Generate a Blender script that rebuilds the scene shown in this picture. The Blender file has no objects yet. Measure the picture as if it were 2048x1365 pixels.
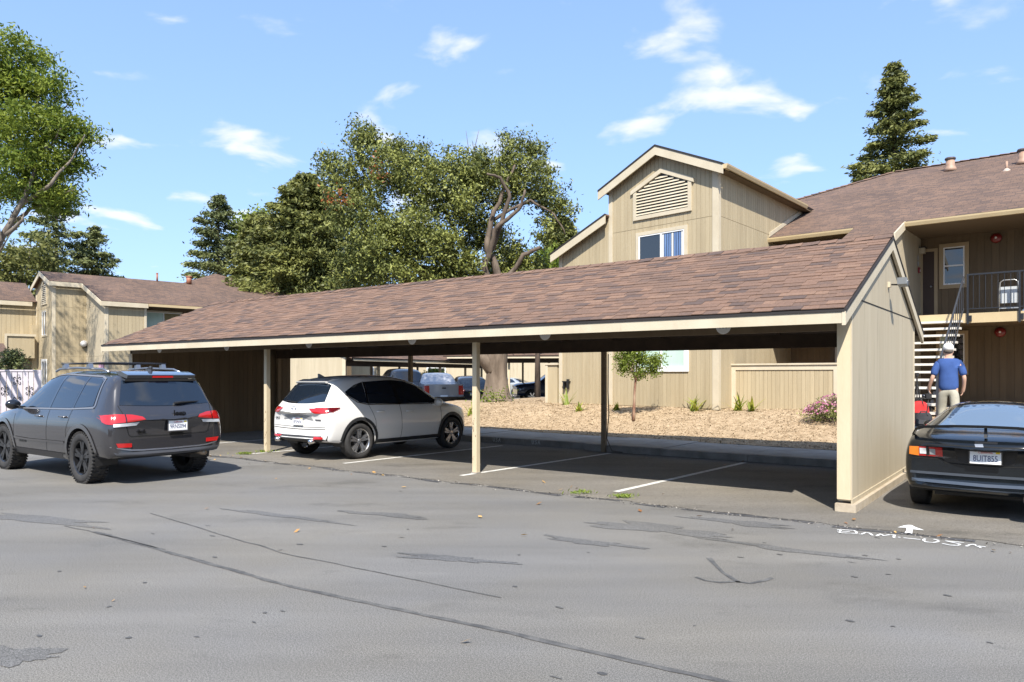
import bpy, bmesh, math, random
import numpy as np
from mathutils import Vector, Matrix
from mathutils.bvhtree import BVHTree
random.seed(7); NR = np.random.default_rng(7)
SC = bpy.context.scene
COL = SC.collection
R = math.radians
# ------------------------------------------------------------------ camera
F = 1490.0; HOR = 750.0; CH = 1.66
cd = bpy.data.cameras.new('camera'); cam = bpy.data.objects.new('camera', cd); COL.objects.link(cam)
cam.location = (0, 0, CH); cam.rotation_euler = (R(90), 0, 0)
cd.sensor_width = 36; cd.lens = 36*F/2048; cd.shift_y = (HOR-682.5)/2048
cd.clip_start = 0.1; cd.clip_end = 2000
SC.camera = cam
# ------------------------------------------------------------------ world and sun
SUN_EL = R(48); SH = Vector((.07, .9975))            # shadows run this way on the ground
w = bpy.data.worlds.new('World'); SC.world = w; w.use_nodes = True
nt = w.node_tree; nt.nodes.clear()
def nd(nt, t, **k):
    n = nt.nodes.new(t)
    for a, b in k.items(): setattr(n, a, b)
    return n
out = nd(nt, 'ShaderNodeOutputWorld'); bg = nd(nt, 'ShaderNodeBackground')
sky = nd(nt, 'ShaderNodeTexSky'); sky.sky_type = 'NISHITA'; sky.sun_disc = False
sky.sun_elevation = SUN_EL; sky.sun_rotation = math.pi + .07
sky.air_density = 1.0; sky.dust_density = 1.2; sky.ozone_density = .9
CLOUD_LOC = (5.5, .2, 6)
SKY_STRENGTH = .11
geo = nd(nt, 'ShaderNodeTexCoord')
# clouds: noise on the sky dome (plane projection of the ray direction), everywhere alike
sep = nd(nt, 'ShaderNodeSeparateXYZ'); nt.links.new(geo.outputs['Generated'], sep.inputs[0])
den = nd(nt, 'ShaderNodeMath', operation='ADD'); den.inputs[1].default_value = .16
absz = nd(nt, 'ShaderNodeMath', operation='MAXIMUM'); absz.inputs[1].default_value = 0
nt.links.new(sep.outputs[2], absz.inputs[0]); nt.links.new(absz.outputs[0], den.inputs[0])
comb = nd(nt, 'ShaderNodeCombineXYZ')
for i in (0, 1):
    dv = nd(nt, 'ShaderNodeMath', operation='DIVIDE')
    nt.links.new(sep.outputs[i], dv.inputs[0]); nt.links.new(den.outputs[0], dv.inputs[1]); nt.links.new(dv.outputs[0], comb.inputs[i])
noi = nd(nt, 'ShaderNodeTexNoise'); noi.inputs['Scale'].default_value = 4.3; noi.inputs['Detail'].default_value = 7; noi.inputs['Roughness'].default_value = .47
noi.inputs['Distortion'].default_value = .25
mp = nd(nt, 'ShaderNodeMapping'); mp.inputs['Location'].default_value = CLOUD_LOC
nt.links.new(comb.outputs[0], mp.inputs[0]); nt.links.new(mp.outputs[0], noi.inputs['Vector'])
mr = nd(nt, 'ShaderNodeMapRange'); mr.inputs['From Min'].default_value = .55; mr.inputs['From Max'].default_value = .72
mr.interpolation_type = 'SMOOTHSTEP'
nt.links.new(noi.outputs['Fac'], mr.inputs['Value'])
mxc = nd(nt, 'ShaderNodeMath', operation='MULTIPLY'); mxc.inputs[1].default_value = .9
nt.links.new(mr.outputs[0], mxc.inputs[0])
mix = nd(nt, 'ShaderNodeMix', data_type='RGBA')
mix.inputs[7].default_value = (5.6, 5.7, 6.0, 1)
nt.links.new(mxc.outputs[0], mix.inputs[0]); gam = nd(nt, 'ShaderNodeGamma'); gam.inputs[1].default_value = .5; nt.links.new(sky.outputs[0], gam.inputs[0])   # even, softer sky as photographed
tnt = nd(nt, 'ShaderNodeVectorMath', operation='MULTIPLY'); tnt.inputs[1].default_value = (1.62, 2.12, 2.95); nt.links.new(gam.outputs[0], tnt.inputs[0])
nt.links.new(tnt.outputs[0], mix.inputs[6])
nt.links.new(mix.outputs[2], bg.inputs[0]); bg.inputs[1].default_value = SKY_STRENGTH
nt.links.new(bg.outputs[0], out.inputs[0])
sl = bpy.data.lights.new('sun', 'SUN'); so = bpy.data.objects.new('sun', sl); COL.objects.link(so)
sl.energy = 5.0; sl.angle = R(.5); sl.color = (1, .94, .85)
d = Vector((SH.x*math.cos(SUN_EL), SH.y*math.cos(SUN_EL), -math.sin(SUN_EL)))
so.rotation_euler = d.to_track_quat('-Z', 'Y').to_euler(); so.location = (0, -20, 40)
SC.view_settings.view_transform = 'Standard'; SC.view_settings.look = 'None'
SC.view_settings.exposure = .84; SC.view_settings.gamma = 1; SC.view_settings.use_curve_mapping = False
SC.render.engine = 'CYCLES'; SC.cycles.max_bounces = 6; SC.cycles.transparent_max_bounces = 8
SC.cycles.use_denoising = True

# ------------------------------------------------------------------ frames
def at(px, py, d): return Vector(((px-1024)/F*d, d, CH-(py-HOR)/F*d))
O = Vector((3.97, 9.08)); U = Vector((-.8068, .5910)); V = Vector((.5910, .8068))
def uv(u, v): p = O+U*u+V*v; return p.x, p.y
def touv(x, y): p = Vector((x, y))-O; return p.dot(U), p.dot(V)
def sstep(t): t = max(0., min(1., t)); return t*t*(3-2*t)

# ------------------------------------------------------------------ materials
MATS = {}
def mat(name, c, rough=.6, metal=0, c2=None, ns=3., nd_=5, bump=0, bs=60., coat=0, spec=.5, stretch=(1, 1, 1), contrast=(.35, .65), coords='Object', speck=None, rot=0., rnd=0., streak=0.):
    if name in MATS: return MATS[name]
    m = bpy.data.materials.new(name); m.use_nodes = True; t = m.node_tree; b = t.nodes['Principled BSDF']
    b.inputs['Base Color'].default_value = (*c, 1); b.inputs['Roughness'].default_value = rough; b.inputs['Metallic'].default_value = metal
    b.inputs['Specular IOR Level'].default_value = spec
    if coat: b.inputs['Coat Weight'].default_value = coat; b.inputs['Coat Roughness'].default_value = .03
    if c2 or bump or speck or streak or rnd:
        tc = nd(t, 'ShaderNodeTexCoord'); mpn = nd(t, 'ShaderNodeMapping'); mpn.inputs['Scale'].default_value = stretch; mpn.inputs['Rotation'].default_value = (0, 0, rot)
        t.links.new(tc.outputs[coords], mpn.inputs[0])
    col = None
    if c2:
        n = nd(t, 'ShaderNodeTexNoise'); n.inputs['Scale'].default_value = ns; n.inputs['Detail'].default_value = nd_; n.inputs['Roughness'].default_value = .6
        t.links.new(mpn.outputs[0], n.inputs['Vector'])
        r = nd(t, 'ShaderNodeValToRGB'); r.color_ramp.elements[0].position = contrast[0]; r.color_ramp.elements[1].position = contrast[1]
        r.color_ramp.elements[0].color = (*c, 1); r.color_ramp.elements[1].color = (*c2, 1)
        t.links.new(n.outputs['Fac'], r.inputs[0]); col = r.outputs[0]
    if speck:
        sc_, lo, hi = speck
        n2 = nd(t, 'ShaderNodeTexNoise'); n2.inputs['Scale'].default_value = sc_; n2.inputs['Detail'].default_value = 2
        t.links.new(tc.outputs[coords], n2.inputs['Vector'])
        r2 = nd(t, 'ShaderNodeMapRange'); r2.inputs['From Min'].default_value = .3; r2.inputs['From Max'].default_value = .7
        r2.inputs['To Min'].default_value = lo; r2.inputs['To Max'].default_value = hi
        t.links.new(n2.outputs['Fac'], r2.inputs[0])
        mm = nd(t, 'ShaderNodeVectorMath', operation='SCALE')
        if col: t.links.new(col, mm.inputs[0])
        else: mm.inputs[0].default_value = c
        t.links.new(r2.outputs[0], mm.inputs['Scale']); col = mm.outputs[0]
    for kind_ in ('rnd', 'streak'):
        amt = rnd if kind_ == 'rnd' else streak
        if not amt: continue
        r2 = nd(t, 'ShaderNodeMapRange')
        if kind_ == 'rnd':
            oi = nd(t, 'ShaderNodeObjectInfo'); t.links.new(oi.outputs['Random'], r2.inputs[0]); r2.inputs['To Min'].default_value = 1-amt; r2.inputs['To Max'].default_value = 1+amt
        else:
            ms_ = nd(t, 'ShaderNodeMapping'); ms_.inputs['Scale'].default_value = (9, 9, .7); t.links.new(tc.outputs['Object'], ms_.inputs[0])
            n2 = nd(t, 'ShaderNodeTexNoise'); n2.inputs['Scale'].default_value = 1.0; n2.inputs['Detail'].default_value = 5; n2.inputs['Roughness'].default_value = .65; t.links.new(ms_.outputs[0], n2.inputs['Vector'])
            t.links.new(n2.outputs['Fac'], r2.inputs[0]); r2.inputs['From Min'].default_value = .56; r2.inputs['From Max'].default_value = .78; r2.inputs['To Min'].default_value = 1; r2.inputs['To Max'].default_value = 1-amt
        mm = nd(t, 'ShaderNodeVectorMath', operation='SCALE')
        if col: t.links.new(col, mm.inputs[0])
        else: mm.inputs[0].default_value = c
        t.links.new(r2.outputs[0], mm.inputs['Scale']); col = mm.outputs[0]
    if col: t.links.new(col, b.inputs['Base Color'])
    if bump:
        n = nd(t, 'ShaderNodeTexNoise'); n.inputs['Scale'].default_value = bs; n.inputs['Detail'].default_value = 4
        t.links.new(mpn.outputs[0], n.inputs['Vector'])
        bp = nd(t, 'ShaderNodeBump'); bp.inputs['Strength'].default_value = bump; bp.inputs['Distance'].default_value = .01
        t.links.new(n.outputs['Fac'], bp.inputs['Height']); t.links.new(bp.outputs[0], b.inputs['Normal'])
    MATS[name] = m; return m
def glass(name, c=(.012, .014, .016), rough=.02, spec=.8):
    return mat(name, c, rough, spec=spec, coat=.6)
def emis(name, c, s):
    m = mat(name, c, .3); b = m.node_tree.nodes['Principled BSDF']
    b.inputs['Emission Color'].default_value = (*c, 1); b.inputs['Emission Strength'].default_value = s; return m
def leafmat(name, dark, light, trans=.35):
    if name in MATS: return MATS[name]
    m = bpy.data.materials.new(name); m.use_nodes = True; t = m.node_tree; t.nodes.clear()
    o = nd(t, 'ShaderNodeOutputMaterial'); a = nd(t, 'ShaderNodeAttribute'); a.attribute_name = 'tint'
    r = nd(t, 'ShaderNodeValToRGB'); r.color_ramp.elements[0].color = (*dark, 1); r.color_ramp.elements[1].color = (*light, 1)
    t.links.new(a.outputs['Fac'], r.inputs[0])
    p = nd(t, 'ShaderNodeBsdfPrincipled'); p.inputs['Roughness'].default_value = .55; p.inputs['Specular IOR Level'].default_value = .35
    tr = nd(t, 'ShaderNodeBsdfTranslucent'); ms = nd(t, 'ShaderNodeMixShader'); ms.inputs[0].default_value = trans
    t.links.new(r.outputs[0], p.inputs['Base Color']); t.links.new(r.outputs[0], tr.inputs[0])
    t.links.new(p.outputs[0], ms.inputs[1]); t.links.new(tr.outputs[0], ms.inputs[2]); t.links.new(ms.outputs[0], o.inputs[0])
    MATS[name] = m; return m

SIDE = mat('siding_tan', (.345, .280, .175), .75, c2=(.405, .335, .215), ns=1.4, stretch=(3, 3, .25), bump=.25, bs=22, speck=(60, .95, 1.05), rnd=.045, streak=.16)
SIDE2 = mat('siding_brown', (.118, .082, .045), .8, c2=(.145, .103, .058), ns=1.6, stretch=(3, 3, .3), bump=.25, bs=22, rnd=.08)  # siding darkened for walls out of the sun: shade put into the colour
WALLP = mat('siding_cream', (.385, .325, .225), .7, c2=(.445, .385, .275), ns=1.2, stretch=(4, 4, .2), bump=.3, bs=18, contrast=(.3, .7), streak=.35)
TRIM = mat('trim_cream', (.47, .405, .29), .65, c2=(.53, .465, .345), ns=2, bump=.12, bs=30, streak=.12)
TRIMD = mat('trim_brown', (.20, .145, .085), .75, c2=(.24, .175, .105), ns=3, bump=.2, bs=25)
WHITE = mat('white_vinyl', (.78, .78, .76), .4)
CONC = mat('concrete', (.27, .255, .23), .9, c2=(.36, .345, .315), ns=2.2, bump=.3, bs=90, speck=(140, .85, 1.12))
CONCD = mat('kerb_concrete', (.19, .175, .155), .9, c2=(.29, .27, .24), ns=2.5, bump=.3, bs=70, speck=(140, .85, 1.12))
GLASS = glass('dark_glass'); GLASSB = glass('window_glass', (.02, .024, .028))
BLACK = mat('black_plastic', (.012, .012, .013), .5); BLKM = mat('black_metal', (.016, .017, .02), .4)
RUB = mat('tyre_rubber', (.018, .018, .019), .85, c2=(.035, .033, .031), ns=8, bump=.4, bs=60)
LINE = mat('line_paint', (.62, .61, .57), .8, c2=(.36, .345, .32), ns=9, contrast=(.5, .72), speck=(70, .8, 1.1))
CHALK = mat('chalk_paint', (.70, .70, .68), .9, c2=(.42, .42, .41), ns=14, contrast=(.45, .7))
BARK = mat('bark', (.09, .066, .047), .95, c2=(.23, .18, .135), ns=5, stretch=(1, 1, .25), bump=1., bs=14, contrast=(.3, .7))
BARKD = mat('bark_dark', (.06, .043, .032), .95, c2=(.14, .10, .075), ns=5, stretch=(1, 1, .25), bump=1., bs=12)
LENS = mat('headlamp_clear', (.6, .62, .64), .1, spec=.8, coat=1)
REDL = mat('tail_red', (.42, .012, .012), .12, coat=1); AMB = mat('tail_amber', (.75, .20, .01), .15, coat=1)
CHROME = mat('chrome', (.75, .75, .76), .12, metal=1); STEEL = mat('grey_metal', (.30, .30, .31), .45, metal=.7)
# ------------------------------------------------------------------ mesh building
class MB:
    def __init__(s): s.v = []; s.f = []; s.mi = []
    def add(s, vs, fs, mi=0):
        o = len(s.v); s.v += [tuple(p) for p in vs]; s.f += [tuple(i+o for i in f) for f in fs]; s.mi += [mi]*len(fs); return s
    def box(s, x0, x1, y0, y1, z0, z1, mi=0):
        v = [(x, y, z) for z in (z0, z1) for y in (y0, y1) for x in (x0, x1)]
        return s.add(v, [(0, 2, 3, 1), (4, 5, 7, 6), (0, 1, 5, 4), (2, 6, 7, 3), (0, 4, 6, 2), (1, 3, 7, 5)], mi)
    def prism(s, poly, y0, y1, mi=0, ax='y'):      # poly in (x,z) extruded in y, or in (x,y) extruded in z, or (y,z) in x
        n = len(poly)
        def P(a, b, h): return {'y': (a, h, b), 'z': (a, b, h), 'x': (h, a, b)}[ax]
        v = [P(a, b, y0) for a, b in poly]+[P(a, b, y1) for a, b in poly]
        f = [tuple(range(n)), tuple(range(2*n-1, n-1, -1))]+[(i, i+n, (i+1) % n+n, (i+1) % n) for i in range(n)]
        return s.add(v, f, mi)
    def tube(s, path, rad, n=8, mi=0, caps=True):
        P = [Vector(p) for p in path]; rad = [rad]*len(P) if isinstance(rad, (int, float)) else rad
        vs = []; fs = []; prev = None
        for i, p in enumerate(P):
            t = (P[min(i+1, len(P)-1)]-P[max(i-1, 0)]).normalized()
            if prev is None: a = t.orthogonal().normalized()
            else:
                a = prev-t*prev.dot(t); a = a.normalized() if a.length > 1e-6 else t.orthogonal().normalized()
            prev = a; b = t.cross(a)
            for k in range(n):
                g = 2*math.pi*k/n; vs.append(p+(a*math.cos(g)+b*math.sin(g))*rad[i])
        for i in range(len(P)-1):
            for k in range(n):
                fs.append((i*n+k, i*n+(k+1) % n, (i+1)*n+(k+1) % n, (i+1)*n+k))
        if caps: fs += [tuple(range(n-1, -1, -1)), tuple(range((len(P)-1)*n, len(P)*n))]
        return s.add(vs, fs, mi)
    def lathe(s, prof, n=24, axis='y', c=(0, 0, 0), mi=0, closed=False):   # prof: (h, r)
        vs = []; fs = []
        for h, r in prof:
            for k in range(n):
                g = 2*math.pi*k/n; a, b = r*math.cos(g), r*math.sin(g)
                p = {'y': (a, h, b), 'z': (a, b, h), 'x': (h, a, b)}[axis]
                vs.append((p[0]+c[0], p[1]+c[1], p[2]+c[2]))
        m = len(prof)
        for i in range(m if closed else m-1):
            j = (i+1) % m
            for k in range(n): fs.append((i*n+k, i*n+(k+1) % n, j*n+(k+1) % n, j*n+k))
        if not closed:
            fs += [tuple(range(n)), tuple(range((m-1)*n, m*n))]
        return s.add(vs, fs, mi)
    def sphere(s, c, r, nu=10, nv=7, mi=0):
        r = (r, r, r) if isinstance(r, (int, float)) else r
        vs = [(c[0]+r[0]*math.sin(math.pi*i/nv)*math.cos(2*math.pi*k/nu), c[1]+r[1]*math.sin(math.pi*i/nv)*math.sin(2*math.pi*k/nu), c[2]+r[2]*math.cos(math.pi*i/nv)) for i in range(nv+1) for k in range(nu)]
        return s.add(vs, [(i*nu+k, (i+1)*nu+k, (i+1)*nu+(k+1) % nu, i*nu+(k+1) % nu) for i in range(nv) for k in range(nu)], mi)
    def mesh(s, name, mats, smooth=False):
        m = bpy.data.meshes.new(name); m.from_pydata(s.v, [], s.f)
        for x in (mats if isinstance(mats, (list, tuple)) else [mats]): m.materials.append(x)
        if len(m.materials) > 1: m.polygons.foreach_set('material_index', s.mi)
        bm = bmesh.new(); bm.from_mesh(m)
        if len(bm.faces) < 30000: bmesh.ops.recalc_face_normals(bm, faces=bm.faces)
        bm.to_mesh(m); bm.free()
        if smooth: m.polygons.foreach_set('use_smooth', [True]*len(m.polygons))
        m.update(); return m
    def build(s, name, mats, parent=None, smooth=False, loc=(0, 0, 0), rz=0):
        return link(name, s.mesh(name, mats, smooth), parent, loc, rz)
def link(name, mesh, parent=None, loc=(0, 0, 0), rz=0):
    o = bpy.data.objects.new(name, mesh); COL.objects.link(o); o.parent = parent; o.location = loc
    o.rotation_euler = rz if isinstance(rz, tuple) else (0, 0, rz); return o
def tag(o, label=None, cat=None, group=None, kind=None):
    for k, x in (('label', label), ('category', cat), ('group', group), ('kind', kind)):
        if x: o[k] = x
    return o
def thing(name, label, cat, loc=(0, 0, 0), rz=0, group=None):
    return tag(link(name, None, None, loc, rz), label, cat, group)
def copy_tree(o, parent=None):
    c = o.copy(); COL.objects.link(c); c.parent = parent
    for ch in list(o.children): copy_tree(ch, c)
    return c
def autosmooth(o, ang=40):
    me = o.data; bm = bmesh.new(); bm.from_mesh(me)
    for e in bm.edges:
        if len(e.link_faces) == 2 and e.calc_face_angle(0) > R(ang): e.smooth = False
    for f in bm.faces: f.smooth = True
    bm.to_mesh(me); bm.free(); return o
def text_mesh(s, size, mats, depth=.002, align='CENTER', bold=0):
    c = bpy.data.curves.new('lettering', 'FONT'); c.body = s; c.size = size; c.align_x = align; c.align_y = 'CENTER'; c.extrude = depth; c.offset = bold; c.resolution_u = 3
    o = bpy.data.objects.new('lettering', c); COL.objects.link(o); bpy.context.view_layer.update()
    m = bpy.data.meshes.new_from_object(o.evaluated_get(bpy.context.evaluated_depsgraph_get()))
    bpy.data.objects.remove(o); m.materials.clear(); m.materials.append(mats); return m
def nearest_poly(name, verts, faces_n, mat_, tint=None, smooth=False):
    """quads mesh from numpy verts (N*4,3)"""
    m = bpy.data.meshes.new(name); nv = len(verts); nf = nv//4
    m.vertices.add(nv); m.vertices.foreach_set('co', verts.astype(np.float32).ravel())
    m.loops.add(nv); m.loops.foreach_set('vertex_index', np.arange(nv, dtype=np.int32))
    m.polygons.add(nf); m.polygons.foreach_set('loop_start', np.arange(0, nv, 4, dtype=np.int32))
    if tint is not None:
        a = m.attributes.new('tint', 'FLOAT', 'FACE'); a.data.foreach_set('value', tint.astype(np.float32))
    m.materials.append(mat_); m.update(calc_edges=True); return m
def leaves(name, C, size, mat_, parent, tint, aspect=.55, up=0., loc=None, dirs=None):
    """one rhombus leaf at each row of C"""
    n = len(C); a = NR.normal(size=(n, 3)) if dirs is None else dirs+NR.normal(size=(n, 3))*.25
    a /= np.linalg.norm(a, axis=1)[:, None]
    b = NR.normal(size=(n, 3)); b[:, 2] *= (1-up); b -= a*(a*b).sum(1)[:, None]; b /= np.linalg.norm(b, axis=1)[:, None]
    s = size*(.65+.7*NR.random(n))[:, None]
    k = np.cross(a, b)*s*.12
    q = np.stack([C-a*s*.5, C+b*s*aspect*.5+k, C+a*s*.5, C-b*s*aspect*.5+k], 1).reshape(-1, 3)
    return link(name, nearest_poly(name, q, n, mat_, tint), parent)
# ================================================================== ground
def asphalt(name, base, lo, hi, stain, rotz):
    m = bpy.data.materials.new(name); m.use_nodes = True; t = m.node_tree; b = t.nodes['Principled BSDF']; b.inputs['Roughness'].default_value = .85
    b.inputs['Specular IOR Level'].default_value = .3
    tc = nd(t, 'ShaderNodeTexCoord')
    def noise(sc, det, stretch=(1, 1, 1), rough=.55, loc=(0, 0, 0)):
        mpn = nd(t, 'ShaderNodeMapping'); mpn.inputs['Rotation'].default_value = (0, 0, rotz); mpn.inputs['Scale'].default_value = stretch; mpn.inputs['Location'].default_value = loc
        t.links.new(tc.outputs['Object'], mpn.inputs[0])
        n = nd(t, 'ShaderNodeTexNoise'); n.inputs['Scale'].default_value = sc; n.inputs['Detail'].default_value = det; n.inputs['Roughness'].default_value = rough
        t.links.new(mpn.outputs[0], n.inputs['Vector']); return n.outputs['Fac']
    def rng(x, a, b_, c, d_):
        r = nd(t, 'ShaderNodeMapRange'); r.inputs['From Min'].default_value = a; r.inputs['From Max'].default_value = b_; r.inputs['To Min'].default_value = c; r.inputs['To Max'].default_value = d_
        t.links.new(x, r.inputs[0]); return r.outputs[0]
    def mul(a, b_):
        mm = nd(t, 'ShaderNodeMath', operation='MULTIPLY'); t.links.new(a, mm.inputs[0]); t.links.new(b_, mm.inputs[1]); return mm.outputs[0]
    f = rng(noise(.35, 5), .3, .7, lo, hi)                                   # broad wear
    f = mul(f, rng(noise(1.1, 6, (.16, 1.5, 1)), .33, .68, .86, 1.10))       # streaks along the drive
    f = mul(f, rng(noise(.9, 8, (.5, 1, 1), .7, (3, 1, 0)), .56, .72, 1.0, stain))  # darker sealer patches
    f = mul(f, rng(noise(75, 3), .40, .60, .84, 1.17))
    f = mul(f, rng(noise(150, 2), .3, .7, .55, 1.5))                       # aggregate
    f = mul(f, rng(noise(2.2, 9, (.6, 1, 1), .75, (7, 4, 0)), .60, .70, 1.0, .80))
    f = mul(f, rng(noise(3.1, 8, (.35, 1.3, 1), .7, (1, 8, 0)), .60, .74, 1.0, 1.16))
    f = mul(f, rng(noise(23, 2, loc=(5, 5, 0)), .72, .80, 1., 1.5))         # pale grit
    vm = nd(t, 'ShaderNodeVectorMath', operation='SCALE'); t.links.new(f, vm.inputs['Scale'])
    tone = nd(t, 'ShaderNodeValToRGB'); tone.color_ramp.elements[0].color = (base[0]*.98, base[1]*.995, base[2]*1.03, 1); tone.color_ramp.elements[1].color = (base[0]*1.025, base[1]*1.005, base[2]*.96, 1)
    tone.color_ramp.elements[0].position = .35; tone.color_ramp.elements[1].position = .65
    t.links.new(noise(.5, 4, loc=(9, 2, 0)), tone.inputs[0]); t.links.new(tone.outputs[0], vm.inputs[0]); t.links.new(vm.outputs[0], b.inputs['Base Color'])
    bp = nd(t, 'ShaderNodeBump'); bp.inputs['Strength'].default_value = .5; bp.inputs['Distance'].default_value = .006
    t.links.new(noise(150, 3), bp.inputs['Height']); t.links.new(bp.outputs[0], b.inputs['Normal']); return m
UA = math.atan2(-U.y, -U.x)             # heading of the carport's right-hand direction
ASPH = asphalt('asphalt', (.150, .144, .132), .92, 1.07, .66, -UA)
ASPH2 = asphalt('asphalt_stall', (.160, .147, .126), .76, 1.12, .55, -UA)
TAR = mat('tar', (.045, .046, .05), .7, c2=(.075, .075, .078), ns=6)
def sheet(name, pts, z, m, parent=None, kind=None):
    b = MB(); b.add([(x, y, z) for x, y in pts], [tuple(range(len(pts)))]); o = b.build(name, m, parent)
    if kind: tag(o, kind=kind)
    return o
lot = sheet('asphalt_ground', [(-700, -200), (700, -200), (700, 1400), (-700, 1400)], 0, ASPH, kind='structure')
# apron of the stalls: slightly proud, ragged front edge
edge = [uv(u, -.92+.035*math.sin(u*3.1)+.03*math.sin(u*7.7+1)+random.uniform(-.015, .015)) for u in np.arange(-6, 19.01, .2)]
apron = sheet('parking_bay', edge+[uv(19, 4.6), uv(-6, 4.6)], .005, ASPH2, kind='structure')
# crumbling lip and grit along that edge
def scatter_quads(name, pts, size, m, kind='stuff', lift=.004, tint=None, parent=None):
    n = len(pts); a = NR.random(n)*2*math.pi; s = size*(.5+NR.random(n))
    tl = NR.normal(size=(n, 2))*.35
    e1 = np.stack([np.cos(a), np.sin(a), tl[:, 0]], 1)*s[:, None]; e2 = np.stack([-np.sin(a), np.cos(a), tl[:, 1]], 1)*(s*(.35+.4*NR.random(n)))[:, None]
    C = np.array(pts, dtype=float); C[:, 2] += lift+s*.3
    q = np.stack([C-e1, C-e2, C+e1, C+e2], 1).reshape(-1, 3)
    o = link(name, nearest_poly(name, q, n, m, NR.random(n) if tint is None else tint), parent); return tag(o, kind=kind)
gpts = []
for i in range(1500):
    u = random.uniform(-2, 17); v = -.95+random.gauss(0, .06)-abs(random.gauss(0, .05)); x, y = uv(u, v); gpts.append((x, y, 0))
GRIT = leafmat('grit', (.08, .075, .07), (.34, .31, .27), 0)
scatter_quads('loose_grit', gpts, .011, GRIT)
b = MB()
us = np.arange(-1.5, 17.5, .22)
pl = [uv(u, -1.03+.04*math.sin(u*3.1)+.03*math.sin(u*5.3)) for u in us]; pr = [uv(u, -.955+.035*math.sin(u*3.1)+.03*math.sin(u*7.7+1)+random.uniform(-.02, .02)) for u in us]
for i in range(len(us)-1):
    if random.random() < .84:
        b.add([(*pl[i], .004), (*pl[i+1], .004), (*pr[i+1], .004), (*pr[i], .004)], [(0, 1, 2, 3)])
tag(b.build('pavement_joint', TAR, lot))
# sealed crack and tyre marks crossing the drive
def ribbon(name, pix, width, z, m, parent):
    P = [at(px, py, F*CH/(py-HOR)) for px, py in pix]; b = MB(); L = []; Rr = []
    for i, p in enumerate(P):
        t = (P[min(i+1, len(P)-1)]-P[max(0, i-1)]).to_2d().normalized(); n = Vector((-t.y, t.x)); wd = width*random.uniform(.7, 1.25)
        L.append((p.x+n.x*wd, p.y+n.y*wd, z)); Rr.append((p.x-n.x*wd, p.y-n.y*wd, z))
    for i in range(len(P)-1): b.add([L[i], L[i+1], Rr[i+1], Rr[i]], [(0, 1, 2, 3)])
    return b.build(name, m, parent)
def mids(a, b, n, j): return [(a[0]+(b[0]-a[0])*k/n+random.uniform(-j, j), a[1]+(b[1]-a[1])*k/n+random.uniform(-j, j)*.4) for k in range(n+1)]
SEAL = mat('seal_line', (.060, .059, .058), .85, c2=(.105, .102, .096), ns=7, contrast=(.4, .6), speck=(120, .8, 1.2))
ribbon('crack_seal', mids((190, 1064), (560, 1168), 14, 1.5)+mids((585, 1175), (1024, 1268), 14, 1.5)+mids((1060, 1277), (1480, 1372), 12, 2), .024, .004, SEAL, lot)
ribbon('crack_seal', mids((300, 1028), (545, 1100), 9, 2)+mids((560, 1106), (1000, 1196), 12, 2), .009, .004, SEAL, lot)
ribbon('crack_seal', mids((130, 1052), (330, 1100), 9, 2), .008, .004, SEAL, lot)
ribbon('sealer_scuff', [(1418, 1117), (1432, 1132), (1446, 1146), (1462, 1156), (1478, 1166)], .022, .004, SEAL, lot)
ribbon('sealer_scuff', [(1392, 1155), (1410, 1162), (1440, 1166), (1472, 1164), (1500, 1168), (1530, 1162), (1544, 1157)], .016, .004, SEAL, lot)
SPOT = mat('oil_spot', (.055, .054, .053), .6, c2=(.10, .097, .09), ns=25)
b = MB()
for i in range(46):
    px_, py_ = random.uniform(0, 2048), random.uniform(985, 1360); c_ = at(px_, py_, F*CH/(py_-HOR))
    if touv(c_.x, c_.y)[1] > -1.2: continue
    ra, rb_, g0 = random.uniform(.012, .045), random.uniform(.006, .02), random.uniform(-.9, -.3)
    b.add([(c_.x+ra*math.cos(g)*math.cos(g0)-rb_*math.sin(g)*math.sin(g0)+random.uniform(-.004, .004), c_.y+ra*math.cos(g)*math.sin(g0)+rb_*math.sin(g)*math.cos(g0), .0042) for g in np.arange(0, 6.28, .7)], [tuple(range(9))])
tag(b.build('oil_spots', SPOT, lot), kind='stuff')
b = MB()      # worn sealer patches, irregular outlines
for px_, py_, ra, rb_, g0 in ((60, 1038, 1.1, .16, -.35), (1310, 1058, .75, .22, -.5), (1480, 1046, .55, .13, -.6), (1180, 1085, .5, .1, -.5), (900, 1118, .5, .09, -.3), (560, 1032, .9, .07, -.5), (30, 1310, .28, .12, -.2), (1580, 1100, .7, .08, -.6), (770, 1030, .6, .1, -.4)):
    c_ = at(px_, py_, F*CH/(py_-HOR)); n_ = 40; ph = [random.uniform(0, 6.28) for _ in range(4)]
    rad = [1+.22*math.sin(3*t+ph[0])+.18*math.sin(5*t+ph[1])+.12*math.sin(9*t+ph[2])+.1*math.sin(14*t+ph[3])+random.uniform(-.08, .08) for t in np.linspace(0, 6.283, n_, endpoint=False)]
    b.add([(c_.x+r_*(ra*math.cos(t)*math.cos(g0)-rb_*math.sin(t)*math.sin(g0)), c_.y+r_*(ra*math.cos(t)*math.sin(g0)+rb_*math.sin(t)*math.cos(g0)), .0038) for t, r_ in zip(np.linspace(0, 6.283, n_, endpoint=False), rad)], [tuple(range(n_))])
PATCH = asphalt('asphalt_sealer', (.108, .106, .102), .85, 1.15, .7, -UA)
tag(b.build('sealer_patches', PATCH, lot), kind='stuff')
# bay lines
for k in range(1, 6):
    uu = 2.85*k; a0, a1 = uv(uu+.05+.02, -.32), uv(uu-.05+.02, -.32); a2, a3 = uv(uu-.05-.26, 4.2), uv(uu+.05-.26, 4.2)
    sheet('bay_line', [a0, a1, a2, a3], .0095, LINE, apron)
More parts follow.
